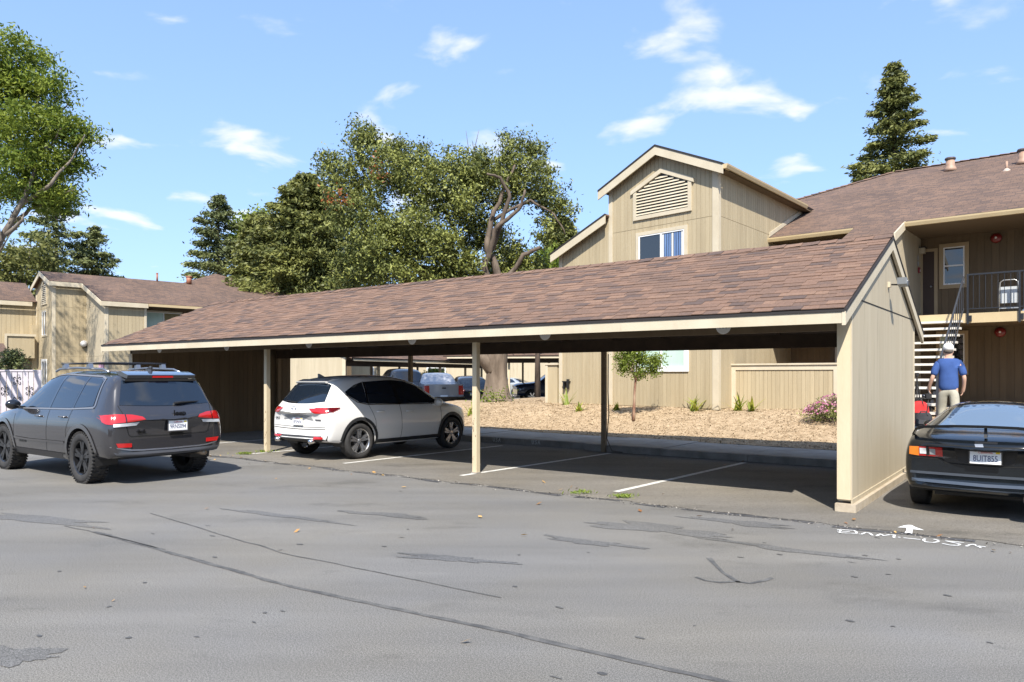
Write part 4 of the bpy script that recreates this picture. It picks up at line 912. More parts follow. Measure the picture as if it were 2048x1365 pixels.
# ================================================================== back carports
def carport2(name, label, A, B, depth_dir, dep, zf, posts, endwall=None, back=True):
    A, B = Vector(A), Vector(B); L = (B-A).length; a = math.atan2((B-A).y, (B-A).x); t = thing(name, label, 'carport', (A.x, A.y, 0), a)
    b = MB(); b.box(0, L, -.02, .03, zf-.15, zf-.02); b.build('fascia', TRIM, t)
    b = MB(); b.box(0, L, .5, .6, zf-.38, zf-.16); b.build('header_beam', CEIL, t)
    roof_quad('front_roof_slope', [(-.2, -.06, zf), (L+.2, -.06, zf), (L+.2, dep/2, zf+dep/2*SL), (-.2, dep/2, zf+dep/2*SL)], t, .06)
    roof_quad('rear_roof_slope', [(L+.2, dep+.06, zf), (-.2, dep+.06, zf), (-.2, dep/2, zf+dep/2*SL), (L+.2, dep/2, zf+dep/2*SL)], t, .06)
    for x in posts:
        b = MB(); b.box(x-.05, x+.05, .5, .6, 0, zf-.38); b.build('post', POST, t)
        b = MB(); b.box(x-.05, x+.05, dep-.6, dep-.5, 0, zf-.2); b.build('post', TRIMD, t)
    if endwall:
        for x in endwall:
            b = MB(); b.prism([(.5, 0), (dep-.5, 0), (dep-.5, zf+.15), (dep/2, zf+dep/2*SL-.08), (.5, zf+.15)], x, x+.14, ax='x'); b.build('end_wall', WALLP, t)
    b = MB(); b.box(0, L, dep-.06, dep-.01, zf-.15, zf-.02); b.build('fascia', TRIM, t)
    return t
# carport along the depth, its end wall facing the camera
c2 = carport2('carport', 'farther carport behind the white car with pickup and dark cars under it', (-6.9, 32.5), (-1.2, 44.5), None, 5.6, 2.42, (2.6, 5.4, 8.2, 11, 13), (-.0,))
b = MB(); b.box(-.02, .0, .44, .62, 0, 2.5); b.build('corner_trim', TRIM, c2)
c3 = carport2('carport', 'far carport beyond the thick tree trunk with a dark blue pickup under it', (-3.4, 39.0), (7.2, 37.2), None, 5.8, 2.66, (3.2, 5.3, 10.3))
# far cream building closing the view under the carports
fbld = thing('far_building', 'pale building wall closing the view under the far carports', 'building', (-16, 62, 0), R(-4)); b = MB(); b.box(0, 40, 0, 6, 0, 5.2); b.build('wall', WALLP, fbld)
for x in (3, 9, 22, 31): b = MB(); b.box(x, x+1.6, -.05, -.003, 1.0, 2.3); o = b.build('window', WHITE, fbld); b = MB(); b.box(x+.1, x+1.5, -.06, -.0505, 1.1, 2.2); b.build('pane', GLASSB, o)
roof_quad('roof_slope', [(-.5, -.6, 5.2), (40.5, -.6, 5.2), (40.5, 3, 6.5), (-.5, 3, 6.5)], fbld, .06)
# patio screen end beside the tower
scr = thing('screen_wall', 'narrow cream screen wall at the left corner of the tower wing', 'wall', (0, 0, 0), 0); p = RB0+r*PW_.x+q*PW_.y; scr.location = (p.x-.35, p.y+.3, 0); scr.rotation_euler = (0, 0, RA)
b = MB(); b.box(-.08, .35, 0, .1, .5, 1.98); b.build('panel', SIDE, scr); b = MB(); b.box(-.14, .40, -.05, .15, 1.98, 2.04); b.build('cap', TRIM, scr); b = MB(); b.box(-.12, -.02, -.03, -.0005, .5, 1.98); b.build('trim', TRIM, scr)
# ================================================================== vehicles
def kl(P, x):
    if x <= P[0][0]: return P[0][1]
    for (a, za), (b_, zb) in zip(P, P[1:]):
        if x <= b_: return za+(zb-za)*(x-a)/(b_-a)
    return P[-1][1]
CZ_ = .75
class Car:
    """x forward, y left, z up; built from cross sections"""
    def __init__(s, root, paint, T, sub=2, arch=None):
        s.root = root; s.T = T; rings = []
        for x in T['xs']:
            hw = kl(T['hw'], x); zb = kl(T['zb'], x); zt = kl(T['top'], x); zbelt = min(kl(T['belt'], x), zt-.02); wr = kl(T['wr'], x); crown = kl(T.get('crown', [(0, .04)]), x); bow = kl(T.get('bow', [(0, 0)]), x)
            wb = hw*kl(T.get('wb', [(0, .93)]), x); h = zbelt-zb
            half = [(0, zb), (hw*.55, zb), (hw*.93, zb+.015), (hw*.985, zb+h*.22), (hw, zb+h*.55), (hw*.985, zb+h*.82), (wb, zbelt), (wb+(wr-wb)*.52, zbelt+(zt-zbelt)*.55), (wr, zt-min(.05, (zt-zbelt)*.2)), (wr*.78, zt+crown*.25), (wr*.4, zt+crown*.8), (0, zt+crown)]
            ring = half+[(-y, z) for y, z in reversed(half[1:-1])]
            rings.append([(x+bow*(abs(y)/hw)**2, y, z) for y, z in ring])
        n = len(rings[0]); b = MB(); m = len(half)
        for rg in rings: b.v += rg
        for i in range(len(rings)-1):
            for k in range(n): b.f.append((i*n+k, i*n+(k+1) % n, (i+1)*n+(k+1) % n, (i+1)*n+k)); b.mi.append(0)
        for base in (0, (len(rings)-1)*n):
            for k in range(m-1):
                l0, l1 = k, k+1; r0, r1 = (n-k) % n, (n-k-1) % n
                f = [base+l0, base+l1, base+r1, base+r0]
                f = list(dict.fromkeys(f)); b.f.append(tuple(f)); b.mi.append(0)
        me = b.mesh('body', paint); o = link('body', me, None)
        md = o.modifiers.new('s', 'SUBSURF'); md.levels = sub; md.render_levels = sub
        cr = o.data.attributes.new('crease_edge', 'FLOAT', 'EDGE')
        for e in o.data.edges:
            a, c = e.vertices; ia, ka = divmod(a, n); ic, kc = divmod(c, n)
            if ia != ic and ka in (2, 6, n-2, n-6): cr.data[e.index].value = .45
            if ia == ic and ia in (0, len(rings)-1): cr.data[e.index].value = T.get('endcrease', .25)
            if ia == ic and ia in T.get('xcrease', ()) and 6 <= ka <= n-6: cr.data[e.index].value = .6
        dg = bpy.context.evaluated_depsgraph_get(); dg.update(); me2 = bpy.data.meshes.new_from_object(o.evaluated_get(dg)); bpy.data.objects.remove(o)
        s.full = me2; v = [x.co.copy() for x in me2.vertices]; s.bvh = BVHTree.FromPolygons(v, [p.vertices[:] for p in me2.polygons])
        body = link('body', me2, root); me2.materials.clear(); me2.materials.append(paint); s.body = body
        if arch:
            cut = MB()
            for ax_ in arch['x']:
                for sg in (1, -1):
                    y0, y1 = (arch['in'], 1.3) if sg > 0 else (-1.3, -arch['in'])
                    cut.lathe([(y0, arch['r']), (y1, arch['r'])], 36, 'y', (ax_, 0, arch['z']))
            co = cut.build('cutter', BLACK, root); bpy.context.view_layer.update(); bm_ = body.modifiers.new('b', 'BOOLEAN'); bm_.object = co; bm_.operation = 'DIFFERENCE'; bm_.solver = 'EXACT'
            dg = bpy.context.evaluated_depsgraph_get(); dg.update(); me3 = bpy.data.meshes.new_from_object(body.evaluated_get(dg)); body.modifiers.clear(); body.data = me3; bpy.data.objects.remove(co)
            me3.materials.clear(); me3.materials.append(paint)
            for ax_ in arch['x']:
                for sg in (1, -1):
                    rr = arch['r']-.004; yi = sg*(arch['in']-.01); b = MB(); pts = []
                    K = 20; vs = []
                    for k in range(K+1):
                        g = math.pi*(-.08+1.16*k/K); vs += [(ax_+rr*math.cos(g), yi, arch['z']+rr*math.sin(g)), (ax_+rr*math.cos(g), sg*(arch['w']), arch['z']+rr*math.sin(g))]
                    b.add(vs, [(2*k, 2*k+1, 2*k+3, 2*k+2) for k in range(K)]); b.add([vs[2*k] for k in range(K+1)], [tuple(range(K+1))]); b.build('wheel_well', BLACK, root)
        autosmooth(body, 35)
    def hit(s, d, a, b_):
        if d == 'R': o, v = Vector((-6, a, b_)), Vector((1, 0, 0))      # rear view: (y,z)
        elif d == 'F': o, v = Vector((6, a, b_)), Vector((-1, 0, 0))
        elif d == 'l': o, v = Vector((a, 4, b_)), Vector((0, -1, 0))    # side: (x,z)
        elif d == 'r': o, v = Vector((a, -4, b_)), Vector((0, 1, 0))
        else: o, v = Vector((a, b_, 6)), Vector((0, 0, -1))             # top: (x,y)
        h = s.bvh.ray_cast(o, v)
        if h[0] is None:
            for k in range(1, 40):                       # slipped past the rounded edge: move towards the middle until it lands
                f_ = 1-.015*k
                o2 = Vector((o.x, o.y*f_, CZ_+(o.z-CZ_)*f_)) if d in 'RF' else Vector((o.x*f_, o.y, CZ_+(o.z-CZ_)*f_)) if d in 'lr' else Vector((o.x*f_, o.y*f_, o.z))
                h = s.bvh.ray_cast(o2, v)
                if h[0] is not None: break
        return h[0], h[1], v
    def patch(s, name, d, top, bot, m, off=.006, rows=6, parent=None, thick=.0):
        """skin patch between two polylines of the view plane"""
        def resample(P, n):
            L = [0]
            for p_, q_ in zip(P, P[1:]): L.append(L[-1]+math.dist(p_, q_))
            outp = []
            for k in range(n):
                t = L[-1]*k/(n-1); i = max(j for j in range(len(L)-1) if L[j] <= t+1e-9); f = (t-L[i])/max(1e-9, L[i+1]-L[i]); outp.append((P[i][0]+(P[i+1][0]-P[i][0])*f, P[i][1]+(P[i+1][1]-P[i][1])*f))
            return outp
        n = max(len(top), len(bot), 9) if len(top) != len(bot) else len(top)
        if n < 9: n = 13
        top, bot = resample(top, n), resample(bot, n); b = MB()
        for j in range(rows+1):
            for i in range(n):
                a = bot[i][0]+(top[i][0]-bot[i][0])*j/rows; c = bot[i][1]+(top[i][1]-bot[i][1])*j/rows
                p, nn, v = s.hit(d, a, c); b.v.append(tuple(p-v*off))
        for j in range(rows):
            for i in range(n-1): b.f.append((j*n+i, j*n+i+1, (j+1)*n+i+1, (j+1)*n+i)); b.mi.append(0)
        o = b.build(name, m, parent or s.root, True); return o
    def both(s, name, top, bot, m, **k):
        return [s.patch(name, d, top, bot, m, **k) for d in 'lr']
    def strip(s, name, d, path, w_, m, off=.007, parent=None):
        """thin line laid on the skin (gaps, mouldings)"""
        top = []; bot = []
        for i, p in enumerate(path):
            q0, q1 = path[max(0, i-1)], path[min(len(path)-1, i+1)]; t = Vector((q1[0]-q0[0], q1[1]-q0[1])).normalized(); n = Vector((-t.y, t.x))*w_/2
            top.append((p[0]+n.x, p[1]+n.y)); bot.append((p[0]-n.x, p[1]-n.y))
        n = len(path); b = MB()
        for P in (bot, top):
            for a, c in P: h, nn, v = s.hit(d, a, c); b.v.append(tuple(h-v*off))
        b.f = [(i, i+1, n+i+1, n+i) for i in range(n-1)]; b.mi = [0]*(n-1); return b.build(name, m, parent or s.root)
def fine(P, k=6):
    o_ = []
    for p_, q_ in zip(P, P[1:]):
        for i in range(k): o_.append((p_[0]+(q_[0]-p_[0])*i/k, p_[1]+(q_[1]-p_[1])*i/k))
    return o_+[P[-1]]
def wheel(root, x, y, rt, wt, rr, rimmat, spokes, style='5', knob=False, label=None):
    """tyre radius rt, width wt, rim radius rr"""
    sg = 1 if y > 0 else -1
    b = MB(); b.lathe([(-wt*.3, rr*.55), (wt*.30, rr*.5)], 20, 'y'); hub = b.build('wheel', BLKM, root, loc=(x, y, rt))
    b = MB(); h = wt/2; pr_ = [(-h*.80, rr*.98), (-h*.98, rr*1.12), (-h, rt*.86), (-h*.9, rt*.96), (-h*.6, rt*.992), (0, rt), (h*.6, rt*.992), (h*.9, rt*.96), (h, rt*.86), (h*.98, rr*1.12), (h*.80, rr*.98)]
    b.lathe(pr_, 40, 'y', closed=True); b.build('tyre', RUB, hub, True)
    if knob:
        b = MB()
        for k in range(44):
            g = 2*math.pi*k/44
            for yy, ww in ((-h*.78, .05), (-.03 if k % 2 else .03, .06), (h*.78, .05)):
                c, s_ = math.cos(g), math.sin(g); r0, r1 = rt*.955, rt+.012; dg_ = .055; v = []
                for rr_ in (r0, r1):
                    for da in (-dg_/2, dg_/2):
                        for dy in (-ww/2, ww/2): v.append((rr_*math.cos(g+da), yy+dy, rr_*math.sin(g+da)))
                b.add(v, [(0, 1, 3, 2), (4, 6, 7, 5), (0, 4, 5, 1), (2, 3, 7, 6), (0, 2, 6, 4), (1, 5, 7, 3)])
        tr_ = b.build('tread_blocks', RUB, hub); tag(tr_, kind='stuff')
    yo = sg*wt*.40
    b = MB(); b.lathe([(yo-sg*.06, rr*.93), (yo, rr*.95), (yo+sg*.012, rr*1.0), (yo-sg*.05, rr*1.02)], 36, 'y', closed=True); b.lathe([(yo-sg*.03, rr*.2), (yo-sg*.005, rr*.18), (yo-sg*.002, rr*.05)], 14, 'y')
    rim = b.build('rim', rimmat, hub, True); autosmooth(rim, 35)
    for k in range(spokes):
        g0 = 2*math.pi*(k+.25)/spokes
        if style == 'split': offs = (-.17, .17)
        else: offs = (0,)
        for of in offs:
            b = MB(); g = g0; c, s_ = math.cos(g), math.sin(g); c2_, s2 = math.cos(g+of), math.sin(g+of); tt = (-s_, c); w0, w1 = rr*.085, rr*(.10 if style == 'split' else .13)
            p0_ = (c*rr*.12, s_*rr*.12); p1_ = (c2_*rr*.95, s2*rr*.95); y0, y1 = yo-sg*.012, yo-sg*.004
            v = []
            for (px, pz), ww, yy in ((p0_, w0, y0), (p1_, w1, y1)):
                for dz in (0, -sg*.05):
                    for dd in (-ww, ww): v.append((px+tt[0]*dd, yy+dz, pz+tt[1]*dd))
            b.add(v, [(0, 1, 3, 2), (4, 6, 7, 5), (0, 4, 5, 1), (2, 3, 7, 6), (0, 2, 6, 4), (1, 5, 7, 3)]); b.build('spoke', rimmat, hub)
    return hub
PLATEW = mat('plate_white', (.82, .82, .80), .5); PLATET = mat('plate_blue', (.02, .035, .12), .5); PLATER = mat('plate_red', (.55, .03, .03), .5)
def plate(car, y, z, txt, tilt=0., w_=.305, h=.152, off=.02, frame=None):
    p, nn, v = car.hit('R', y, z); o = link('licence_plate', None, car.root); bpy.data.objects.remove(o)
    b = MB(); b.box(-w_/2, w_/2, -.003, .003, -h/2, h/2); o = b.build('licence_plate', PLATEW, car.root, loc=(p.x-off, y, z), rz=(tilt, 0, R(-90)))
    # local x -> car -y (viewer's right), local y -> forward
    if frame:
        b = MB(); t = .012; b.box(-w_/2-t, w_/2+t, -.005, .0025, h/2, h/2+t); b.box(-w_/2-t, w_/2+t, -.005, .0025, -h/2-t, -h/2); b.box(-w_/2-t, -w_/2, -.005, .0025, -h/2, h/2); b.box(w_/2, w_/2+t, -.005, .0025, -h/2, h/2); b.build('plate_frame', frame, o)
    if txt:
        link('plate_number', text_mesh(txt, .098, PLATET, .001), o, (0, -.0045, -.018), (R(90), 0, 0)).scale = (.70, 1, 1)
        link('plate_state', text_mesh('California', .036, PLATER, .001), o, (0, -.0045, .054), (R(90), 0, 0))
        b = MB(); b.box(.10, .14, -.0045, -.0032, .042, .066); b.build('sticker', mat('sticker_yellow', (.75, .55, .03), .5), o)
    return o
def seam(car, d, path, w_=.009): return car.strip('panel_gap', d, fine(path, 5), w_, GAPM, .0035)
GAPM = mat('panel_gap', (.006, .006, .006), .9)
def flare(car, xa, za, r0, r1, m, name='arch_trim', g0=-.12, g1=1.12, off=.012):
    for d in 'lr':
        P0 = []; P1 = []
        for k in range(25):
            g = math.pi*(g0+(g1-g0)*k/24); P0.append((xa+r0*math.cos(g), max(.2, za+r0*math.sin(g)))); P1.append((xa+r1*math.cos(g), max(.2, za+r1*math.sin(g))))
        car.patch(name, d, P1, P0, m, off=off, rows=2)
def mirror(car, x, z, hw, m, gl=True, k_=1.):
    for sg in (1, -1):
        b = MB(); b.sphere((x, sg*(hw+.11*k_), z), (.07*k_, .12*k_, .085*k_), 12, 8); b.box(x-.02, x+.04, min(sg*(hw-.06), sg*(hw+.05)), max(sg*(hw-.06), sg*(hw+.05)), z-.07, z-.03); o = b.build('door_mirror', m, car.root, True); autosmooth(o)
def handle(car, d, x, z, m, w_=.2):
    p, nn, v = car.hit(d, x, z); sg = 1 if d == 'l' else -1
    b = MB(); b.tube([(x-w_/2, p.y+sg*.0, z), (x-w_*.35, p.y+sg*.035, z+.003), (x+w_*.35, p.y+sg*.035, z+.003), (x+w_/2, p.y, z)], .014, 8); return b.build('door_handle', m, car.root, True)
def car_root(name, label, cat, pos, heading, z=0, group=None): return thing(name, label, cat, (pos[0], pos[1], z), math.atan2(heading[1], heading[0]), group)

# ------------------------------------------------------------ grey SUV
GREY = mat('paint_grey', (.040, .039, .043), .16, metal=.35, coat=1.0); BLKG = mat('gloss_black', (.008, .008, .009), .12, coat=1)
TG = mat('tint_glass', (.010, .016, .026), .012, metal=.10, spec=.7, coat=.5)
rr_ = Vector((-6.51, 11.5)); hd = U; lft = Vector((-hd.y, hd.x))     # left of heading
ctr = rr_+hd*1.4575-lft*.80
g1 = car_root('sport_utility_car', 'dark grey four wheel drive car with roof bars driving past the carport', 'car', ctr, hd)
TJ = dict(xs=[-2.42, -2.38, -2.30, -2.22, -2.02, -1.85, -1.5, -1.0, -.4, .15, .5, .85, 1.15, 1.3, 1.7, 2.05, 2.25, 2.33],
          hw=[(-2.42, .84), (-2.38, .91), (-2.2, .955), (-1.5, .97), (1.5, .965), (2.05, .93), (2.25, .84), (2.33, .7)],
          zb=[(-2.42, .46), (-2.3, .40), (-1.9, .38), (-1, .30), (1, .30), (1.9, .32), (2.33, .42)],
          top=[(-2.42, .97), (-2.38, 1.06), (-2.30, 1.13), (-2.22, 1.24), (-2.02, 1.60), (-1.85, 1.67), (-1.5, 1.70), (-.4, 1.725), (.15, 1.69), (.5, 1.58), (.85, 1.36), (1.15, 1.17), (1.3, 1.12), (2.05, 1.04), (2.25, .93), (2.33, .78)],
          belt=[(-2.42, .90), (-2.3, 1.04), (-1.9, 1.12), (1.1, 1.06), (1.3, 1.04), (2.05, .95), (2.33, .7)],
          wr=[(-2.42, .64), (-2.3, .76), (-2.22, .74), (-2.02, .68), (-1.5, .655), (.15, .65), (.5, .66), (1.15, .72), (1.3, .70), (2.05, .62), (2.33, .48)],
          wb=[(-2.42, .93), (-1, .935), (1.2, .93), (2.33, .9)], crown=[(-2.42, .0), (-2.2, .015), (-1.9, .03), (0, .035), (1.2, .02), (2.3, .03)], bow=[(-2.42, .10), (-2.2, .06), (-1.8, .0), (1.8, 0), (2.33, -.22)], xcrease=(4,), endcrease=.35)
J = Car(g1, GREY, TJ, arch=dict(x=(-1.4575, 1.4575), r=.445, z=.40, **{'in': .60}, w=.93))
# glass
for nm, t_, b_ in (('window', [(.62, 1.34), (.36, 1.56), (.0, 1.625), (-.30, 1.64)], [(.98, 1.115), (.6, 1.12), (.2, 1.125), (-.24, 1.13)]),
                   ('window', [(-.37, 1.64), (-1.13, 1.625)], [(-.31, 1.13), (-1.06, 1.145)]), ('window', [(-1.20, 1.62), (-1.55, 1.60), (-1.66, 1.56)], [(-1.13, 1.15), (-1.5, 1.165), (-1.72, 1.19)])):
    J.both(nm, t_, b_, TG)
for d in 'lr':
    fr_ = fine([(1.02, 1.09), (-1.0, 1.125), (-1.76, 1.16), (-1.78, 1.20), (-1.70, 1.60), (-1.55, 1.635), (-.3, 1.672), (.05, 1.655), (.40, 1.58)], 8); J.strip('window_trim', d, fr_, .022, STEEL, .011)
    J.strip('pillar_trim', d, fine([(-.33, 1.65), (-.27, 1.12)], 6), .06, BLKG, .009); J.strip('pillar_trim', d, fine([(-1.165, 1.63), (-1.095, 1.14)], 6), .05, BLKG, .009)
    seam(J, d, [(-.30, 1.1), (-.30, .55), (-.27, .42)]); seam(J, d, [(1.0, 1.08), (.98, .55), (.96, .42)]); seam(J, d, [(-1.10, 1.13), (-1.06, .95), (-1.0, .80), (-1.02, .5), (-1.0, .42)]); seam(J, d, [(.96, .415), (-1.0, .415)], .012)
    J.strip('side_crease', d, fine([(.95, .60), (.4, .585), (-.95, .60)], 8), .03, GREY, .016); J.strip('sill_trim', d, fine([(1.0, .375), (-1.0, .375)], 10), .10, mat('sill_grey', (.035, .035, .038), .4, metal=.4), .012)
    handle(J, d, .02, .985, CHROME if False else mat('handle_grey', (.20, .20, .21), .25, metal=.7)); handle(J, d, -.86, 1.0, MATS['handle_grey'])
bn = text_mesh('OVERLAND', .055, BLKG, .002)
p, _, _ = J.hit('l', .62, .545); link('badge', bn, g1, (.62, p.y+.006, .545), (R(90), 0, R(180)))
J.patch('rear_window', 'R', [(-.60, 1.575), (-.3, 1.60), (0, 1.605), (.3, 1.60), (.60, 1.575)], [(-.72, 1.205), (-.3, 1.185), (0, 1.18), (.3, 1.185), (.72, 1.205)], TG, off=.008, rows=8)
b = MB()      # roof spoiler
for sgn_ in (1,): b.prism([(-2.08, 1.60), (-1.86, 1.645), (-1.72, 1.70), (-1.9, 1.712), (-2.11, 1.655)], -.55, .55); 
autosmooth(b.build('spoiler', GREY, g1))
b = MB(); b.prism([(-2.085, 1.595), (-1.9, 1.62), (-1.9, 1.60), (-2.07, 1.56)], -.58, .58); b.build('spoiler_underside', BLKG, g1)
b = MB(); b.box(-2.125, -2.09, -.16, .16, 1.615, 1.638); b.build('brake_light', REDL, g1)
for sg in (1, -1):
    yl = lambda a: sg*a
    J.patch('tail_light', 'R', [(yl(.46), 1.03), (yl(.60), 1.065), (yl(.80), 1.075), (yl(.925), 1.06)], [(yl(.42), .985), (yl(.60), .955), (yl(.80), .945), (yl(.925), .93)], REDL, off=.018)
    J.patch('reverse_light', 'R', [(yl(.50), .948), (yl(.86), .93)], [(yl(.54), .90), (yl(.86), .885)], LENS, off=.016)
    d = 'l' if sg > 0 else 'r'
    J.patch('tail_light', d, [(-2.02, 1.05), (-2.20, 1.065), (-2.32, 1.06)], [(-2.12, .96), (-2.22, .93), (-2.32, .92)], REDL, off=.015)
    J.patch('lamp_divider', 'R', [(yl(.685), 1.07), (yl(.70), 1.07)], [(yl(.685), .95), (yl(.70), .95)], BLKG, off=.023, rows=4)
    J.patch('rear_reflector', 'R', [(yl(.60), .635), (yl(.83), .645)], [(yl(.60), .575), (yl(.80), .58)], REDL, off=.014)
    seam(J, 'R', [(yl(.74), 1.2), (yl(.71), 1.08)]); seam(J, 'R', [(yl(.68), .9), (yl(.64), .76), (yl(.60), .735), (0, .725)], .014)
J.patch('bumper_trim', 'R', [(-.90, .60), (-.62, .545), (-.5, .535), (0, .53), (.5, .535), (.62, .545), (.90, .60)], [(-.90, .585), (-.62, .525), (-.5, .515), (0, .51), (.5, .515), (.62, .525), (.90, .585)], mat('trim_silver', (.32, .32, .34), .3, metal=.8), off=.018, rows=2)
J.patch('lower_valance', 'R', [(-.86, .51), (0, .49), (.86, .51)], [(-.80, .44), (0, .42), (.80, .44)], mat('valance', (.045, .046, .05), .4), off=.012, rows=3)
plate(J, -.10, .87, '9RNS094', off=.045, frame=mat('plate_frame_dark', (.10, .10, .11), .4))
link('badge', text_mesh('Jeep', .12, BLKG, .006, bold=.003), g1, (J.hit('R', -.12, 1.06)[0].x-.02, -.12, 1.06), (R(90), 0, R(-90))); link('badge', text_mesh('4x4', .085, BLKG, .004, bold=.002), g1, (J.hit('R', .46, .80)[0].x-.014, .46, .80), (R(90), 0, R(-90)))
b = MB(); px = J.hit('R', -.1, .74)[0].x; b.box(px-.012, px, -.21, .01, .715, .76); b.build('tailgate_handle', BLKG, g1)
b = MB(); p0_ = J.hit('R', -.15, 1.21)[0]; p1_ = J.hit('R', -.50, 1.235)[0]; b.tube([(p0_.x-.03, -.10, 1.215), (p0_.x-.035, -.2, 1.225), (p1_.x-.03, -.52, 1.235)], [.022, .02, .008], 6); b.build('wiper', BLACK, g1)
SILB = mat('rail_silver', (.28, .29, .31), .3, metal=.8)
for sg in (1, -1):
    b = MB(); z0 = 1.70; b.tube([(.25, sg*.58, 1.715), (.1, sg*.58, 1.755), (-.5, sg*.58, 1.775), (-1.4, sg*.58, 1.75), (-1.6, sg*.58, 1.70)], .018, 8); b.build('roof_rail', SILB, g1, True)
for x in (-.15, -1.0):
    b = MB(); b.tube([(x, -.66, 1.845), (x, -.3, 1.85), (x, .3, 1.85), (x, .66, 1.845)], .017, 6); cb = b.build('cross_bar', BLKM, g1, True)
    for sg in (1, -1):
        b = MB(); b.prism([(x-.06, 1.76), (x+.06, 1.76), (x+.03, 1.84), (x-.03, 1.84)], sg*.60-.035, sg*.60+.035); b.build('bar_foot', SILB, cb)
b = MB(); b.prism([(-1.78, 1.71), (-1.55, 1.725), (-1.74, 1.80), (-1.78, 1.80)], -.012, .012); b.build('antenna_fin', GREY, g1)
mirror(J, .78, 1.16, .93, BLKG)
for d in 'lr': pass
flare(J, -1.4575, .40, .445, .51, mat('flare_grey', (.11, .11, .115), .3, metal=.6, coat=.6)); flare(J, 1.4575, .40, .445, .51, MATS['flare_grey'])
RIMB = mat('rim_black', (.022, .023, .026), .28, metal=.5, coat=.5)
for x in (-1.4575, 1.4575):
    for y in (.82, -.82): wheel(g1, x, y, .392, .27, .26, RIMB, 5, 'split', knob=True)
b = MB(); b.tube([(-2.30, -.60, .40), (-2.0, -.60, .40), (-1.7, -.45, .38)], .045, 10); b.build('exhaust_pipe', mat('exhaust', (.30, .25, .20), .35, metal=.8), g1, True)
b = MB(); b.box(-1.75, 1.9, -.5, .5, .34, .5); b.box(-1.55, -1.35, -.75, .75, .34, .42); b.build('underbody', BLACK, g1)
J.patch('windscreen', 'F', [(-.6, 1.60), (0, 1.64), (.6, 1.60)], [(-.72, 1.2), (0, 1.2), (.72, 1.2)], TG, off=.006)
# ------------------------------------------------------------ white SUV
PEARL = mat('paint_white', (.72, .71, .685), .3, coat=1.0); CLAD = mat('cladding', (.020, .021, .023), .6)
rw_ = Vector((-3.07, 14.72)); hd = Vector((.605, .796)).normalized(); lft = Vector((-hd.y, hd.x)); ctr = rw_+hd*1.35+lft*.80
g2 = car_root('crossover_car', 'white crossover car parked nose in under the carport', 'car', ctr, hd)
TM = dict(xs=[-2.26, -2.23, -2.16, -2.08, -1.78, -1.62, -1.3, -.8, -.2, .3, .6, .95, 1.2, 1.35, 1.7, 2.0, 2.2, 2.28],
          hw=[(-2.26, .78), (-2.23, .85), (-2.08, .905), (-1.4, .925), (1.4, .92), (1.9, .88), (2.2, .76), (2.28, .6)],
          zb=[(-2.26, .44), (-2.16, .36), (-1.8, .32), (-1, .24), (1, .24), (1.9, .28), (2.28, .36)],
          top=[(-2.26, .92), (-2.23, 1.0), (-2.16, 1.06), (-2.08, 1.15), (-1.78, 1.50), (-1.62, 1.56), (-1.3, 1.605), (-.4, 1.64), (.1, 1.62), (.6, 1.46), (.95, 1.24), (1.2, 1.10), (1.35, 1.06), (2.0, .94), (2.2, .84), (2.28, .70)],
          belt=[(-2.26, .86), (-2.16, .98), (-1.7, 1.06), (-1.3, 1.02), (1.1, .98), (1.3, .97), (2.0, .88), (2.28, .64)],
          wr=[(-2.26, .60), (-2.16, .70), (-2.08, .68), (-1.78, .62), (-1.3, .60), (.3, .60), (.6, .62), (1.2, .68), (1.35, .66), (2.0, .58), (2.28, .42)],
          wb=[(-2.26, .92), (1.2, .935), (2.28, .9)], crown=[(-2.26, .0), (-2.0, .02), (-1.7, .03), (0, .035), (1.2, .02), (2.28, .03)], bow=[(-2.26, .14), (-2.08, .09), (-1.7, .02), (-1.4, 0), (1.7, 0), (2.28, -.28)], xcrease=(4,), endcrease=.3)
M_ = Car(g2, PEARL, TM, arch=dict(x=(-1.35, 1.35), r=.405, z=.36, **{'in': .56}, w=.88))
for nm, t_, b_ in (('window', [(.66, 1.27), (.45, 1.42), (.1, 1.525), (-.25, 1.55)], [(1.02, 1.045), (.6, 1.05), (.2, 1.055), (-.2, 1.06)]), ('window', [(-.30, 1.55), (-1.0, 1.52)], [(-.26, 1.06), (-1.05, 1.085)]), ('window', [(-1.07, 1.515), (-1.3, 1.46), (-1.58, 1.33)], [(-1.10, 1.09), (-1.3, 1.12), (-1.56, 1.27)])):
    M_.both(nm, t_, b_, TG)
for d in 'lr':
    M_.strip('pillar_trim', d, fine([(-.275, 1.55), (-.23, 1.055)], 6), .07, BLKG, .009); M_.strip('pillar_trim', d, fine([(-1.03, 1.52), (-1.08, 1.085)], 6), .05, BLKG, .009)
    M_.strip('window_trim', d, fine([(1.04, 1.03), (.2, 1.04), (-1.1, 1.07), (-1.35, 1.12), (-1.60, 1.28)], 8), .018, CHROME, .011)
    seam(M_, d, [(-.23, 1.04), (-.22, .55), (-.24, .36)]); seam(M_, d, [(1.0, 1.03), (.98, .6), (.95, .36)]); seam(M_, d, [(-1.08, 1.08), (-1.02, .92), (-.95, .74), (-.93, .36)])
    handle(M_, d, .03, .895, PEARL); handle(M_, d, -.80, .915, PEARL)
    M_.patch('sill_cladding', d, [(.98, .36), (-.95, .36)], [(.98, .25), (-.95, .25)], CLAD, off=.014, rows=3)
M_.patch('rear_window', 'R', [(-.56, 1.475), (-.3, 1.51), (0, 1.52), (.3, 1.51), (.56, 1.475)], [(-.66, 1.14), (-.3, 1.105), (0, 1.10), (.3, 1.105), (.66, 1.14)], TG, off=.008, rows=8)
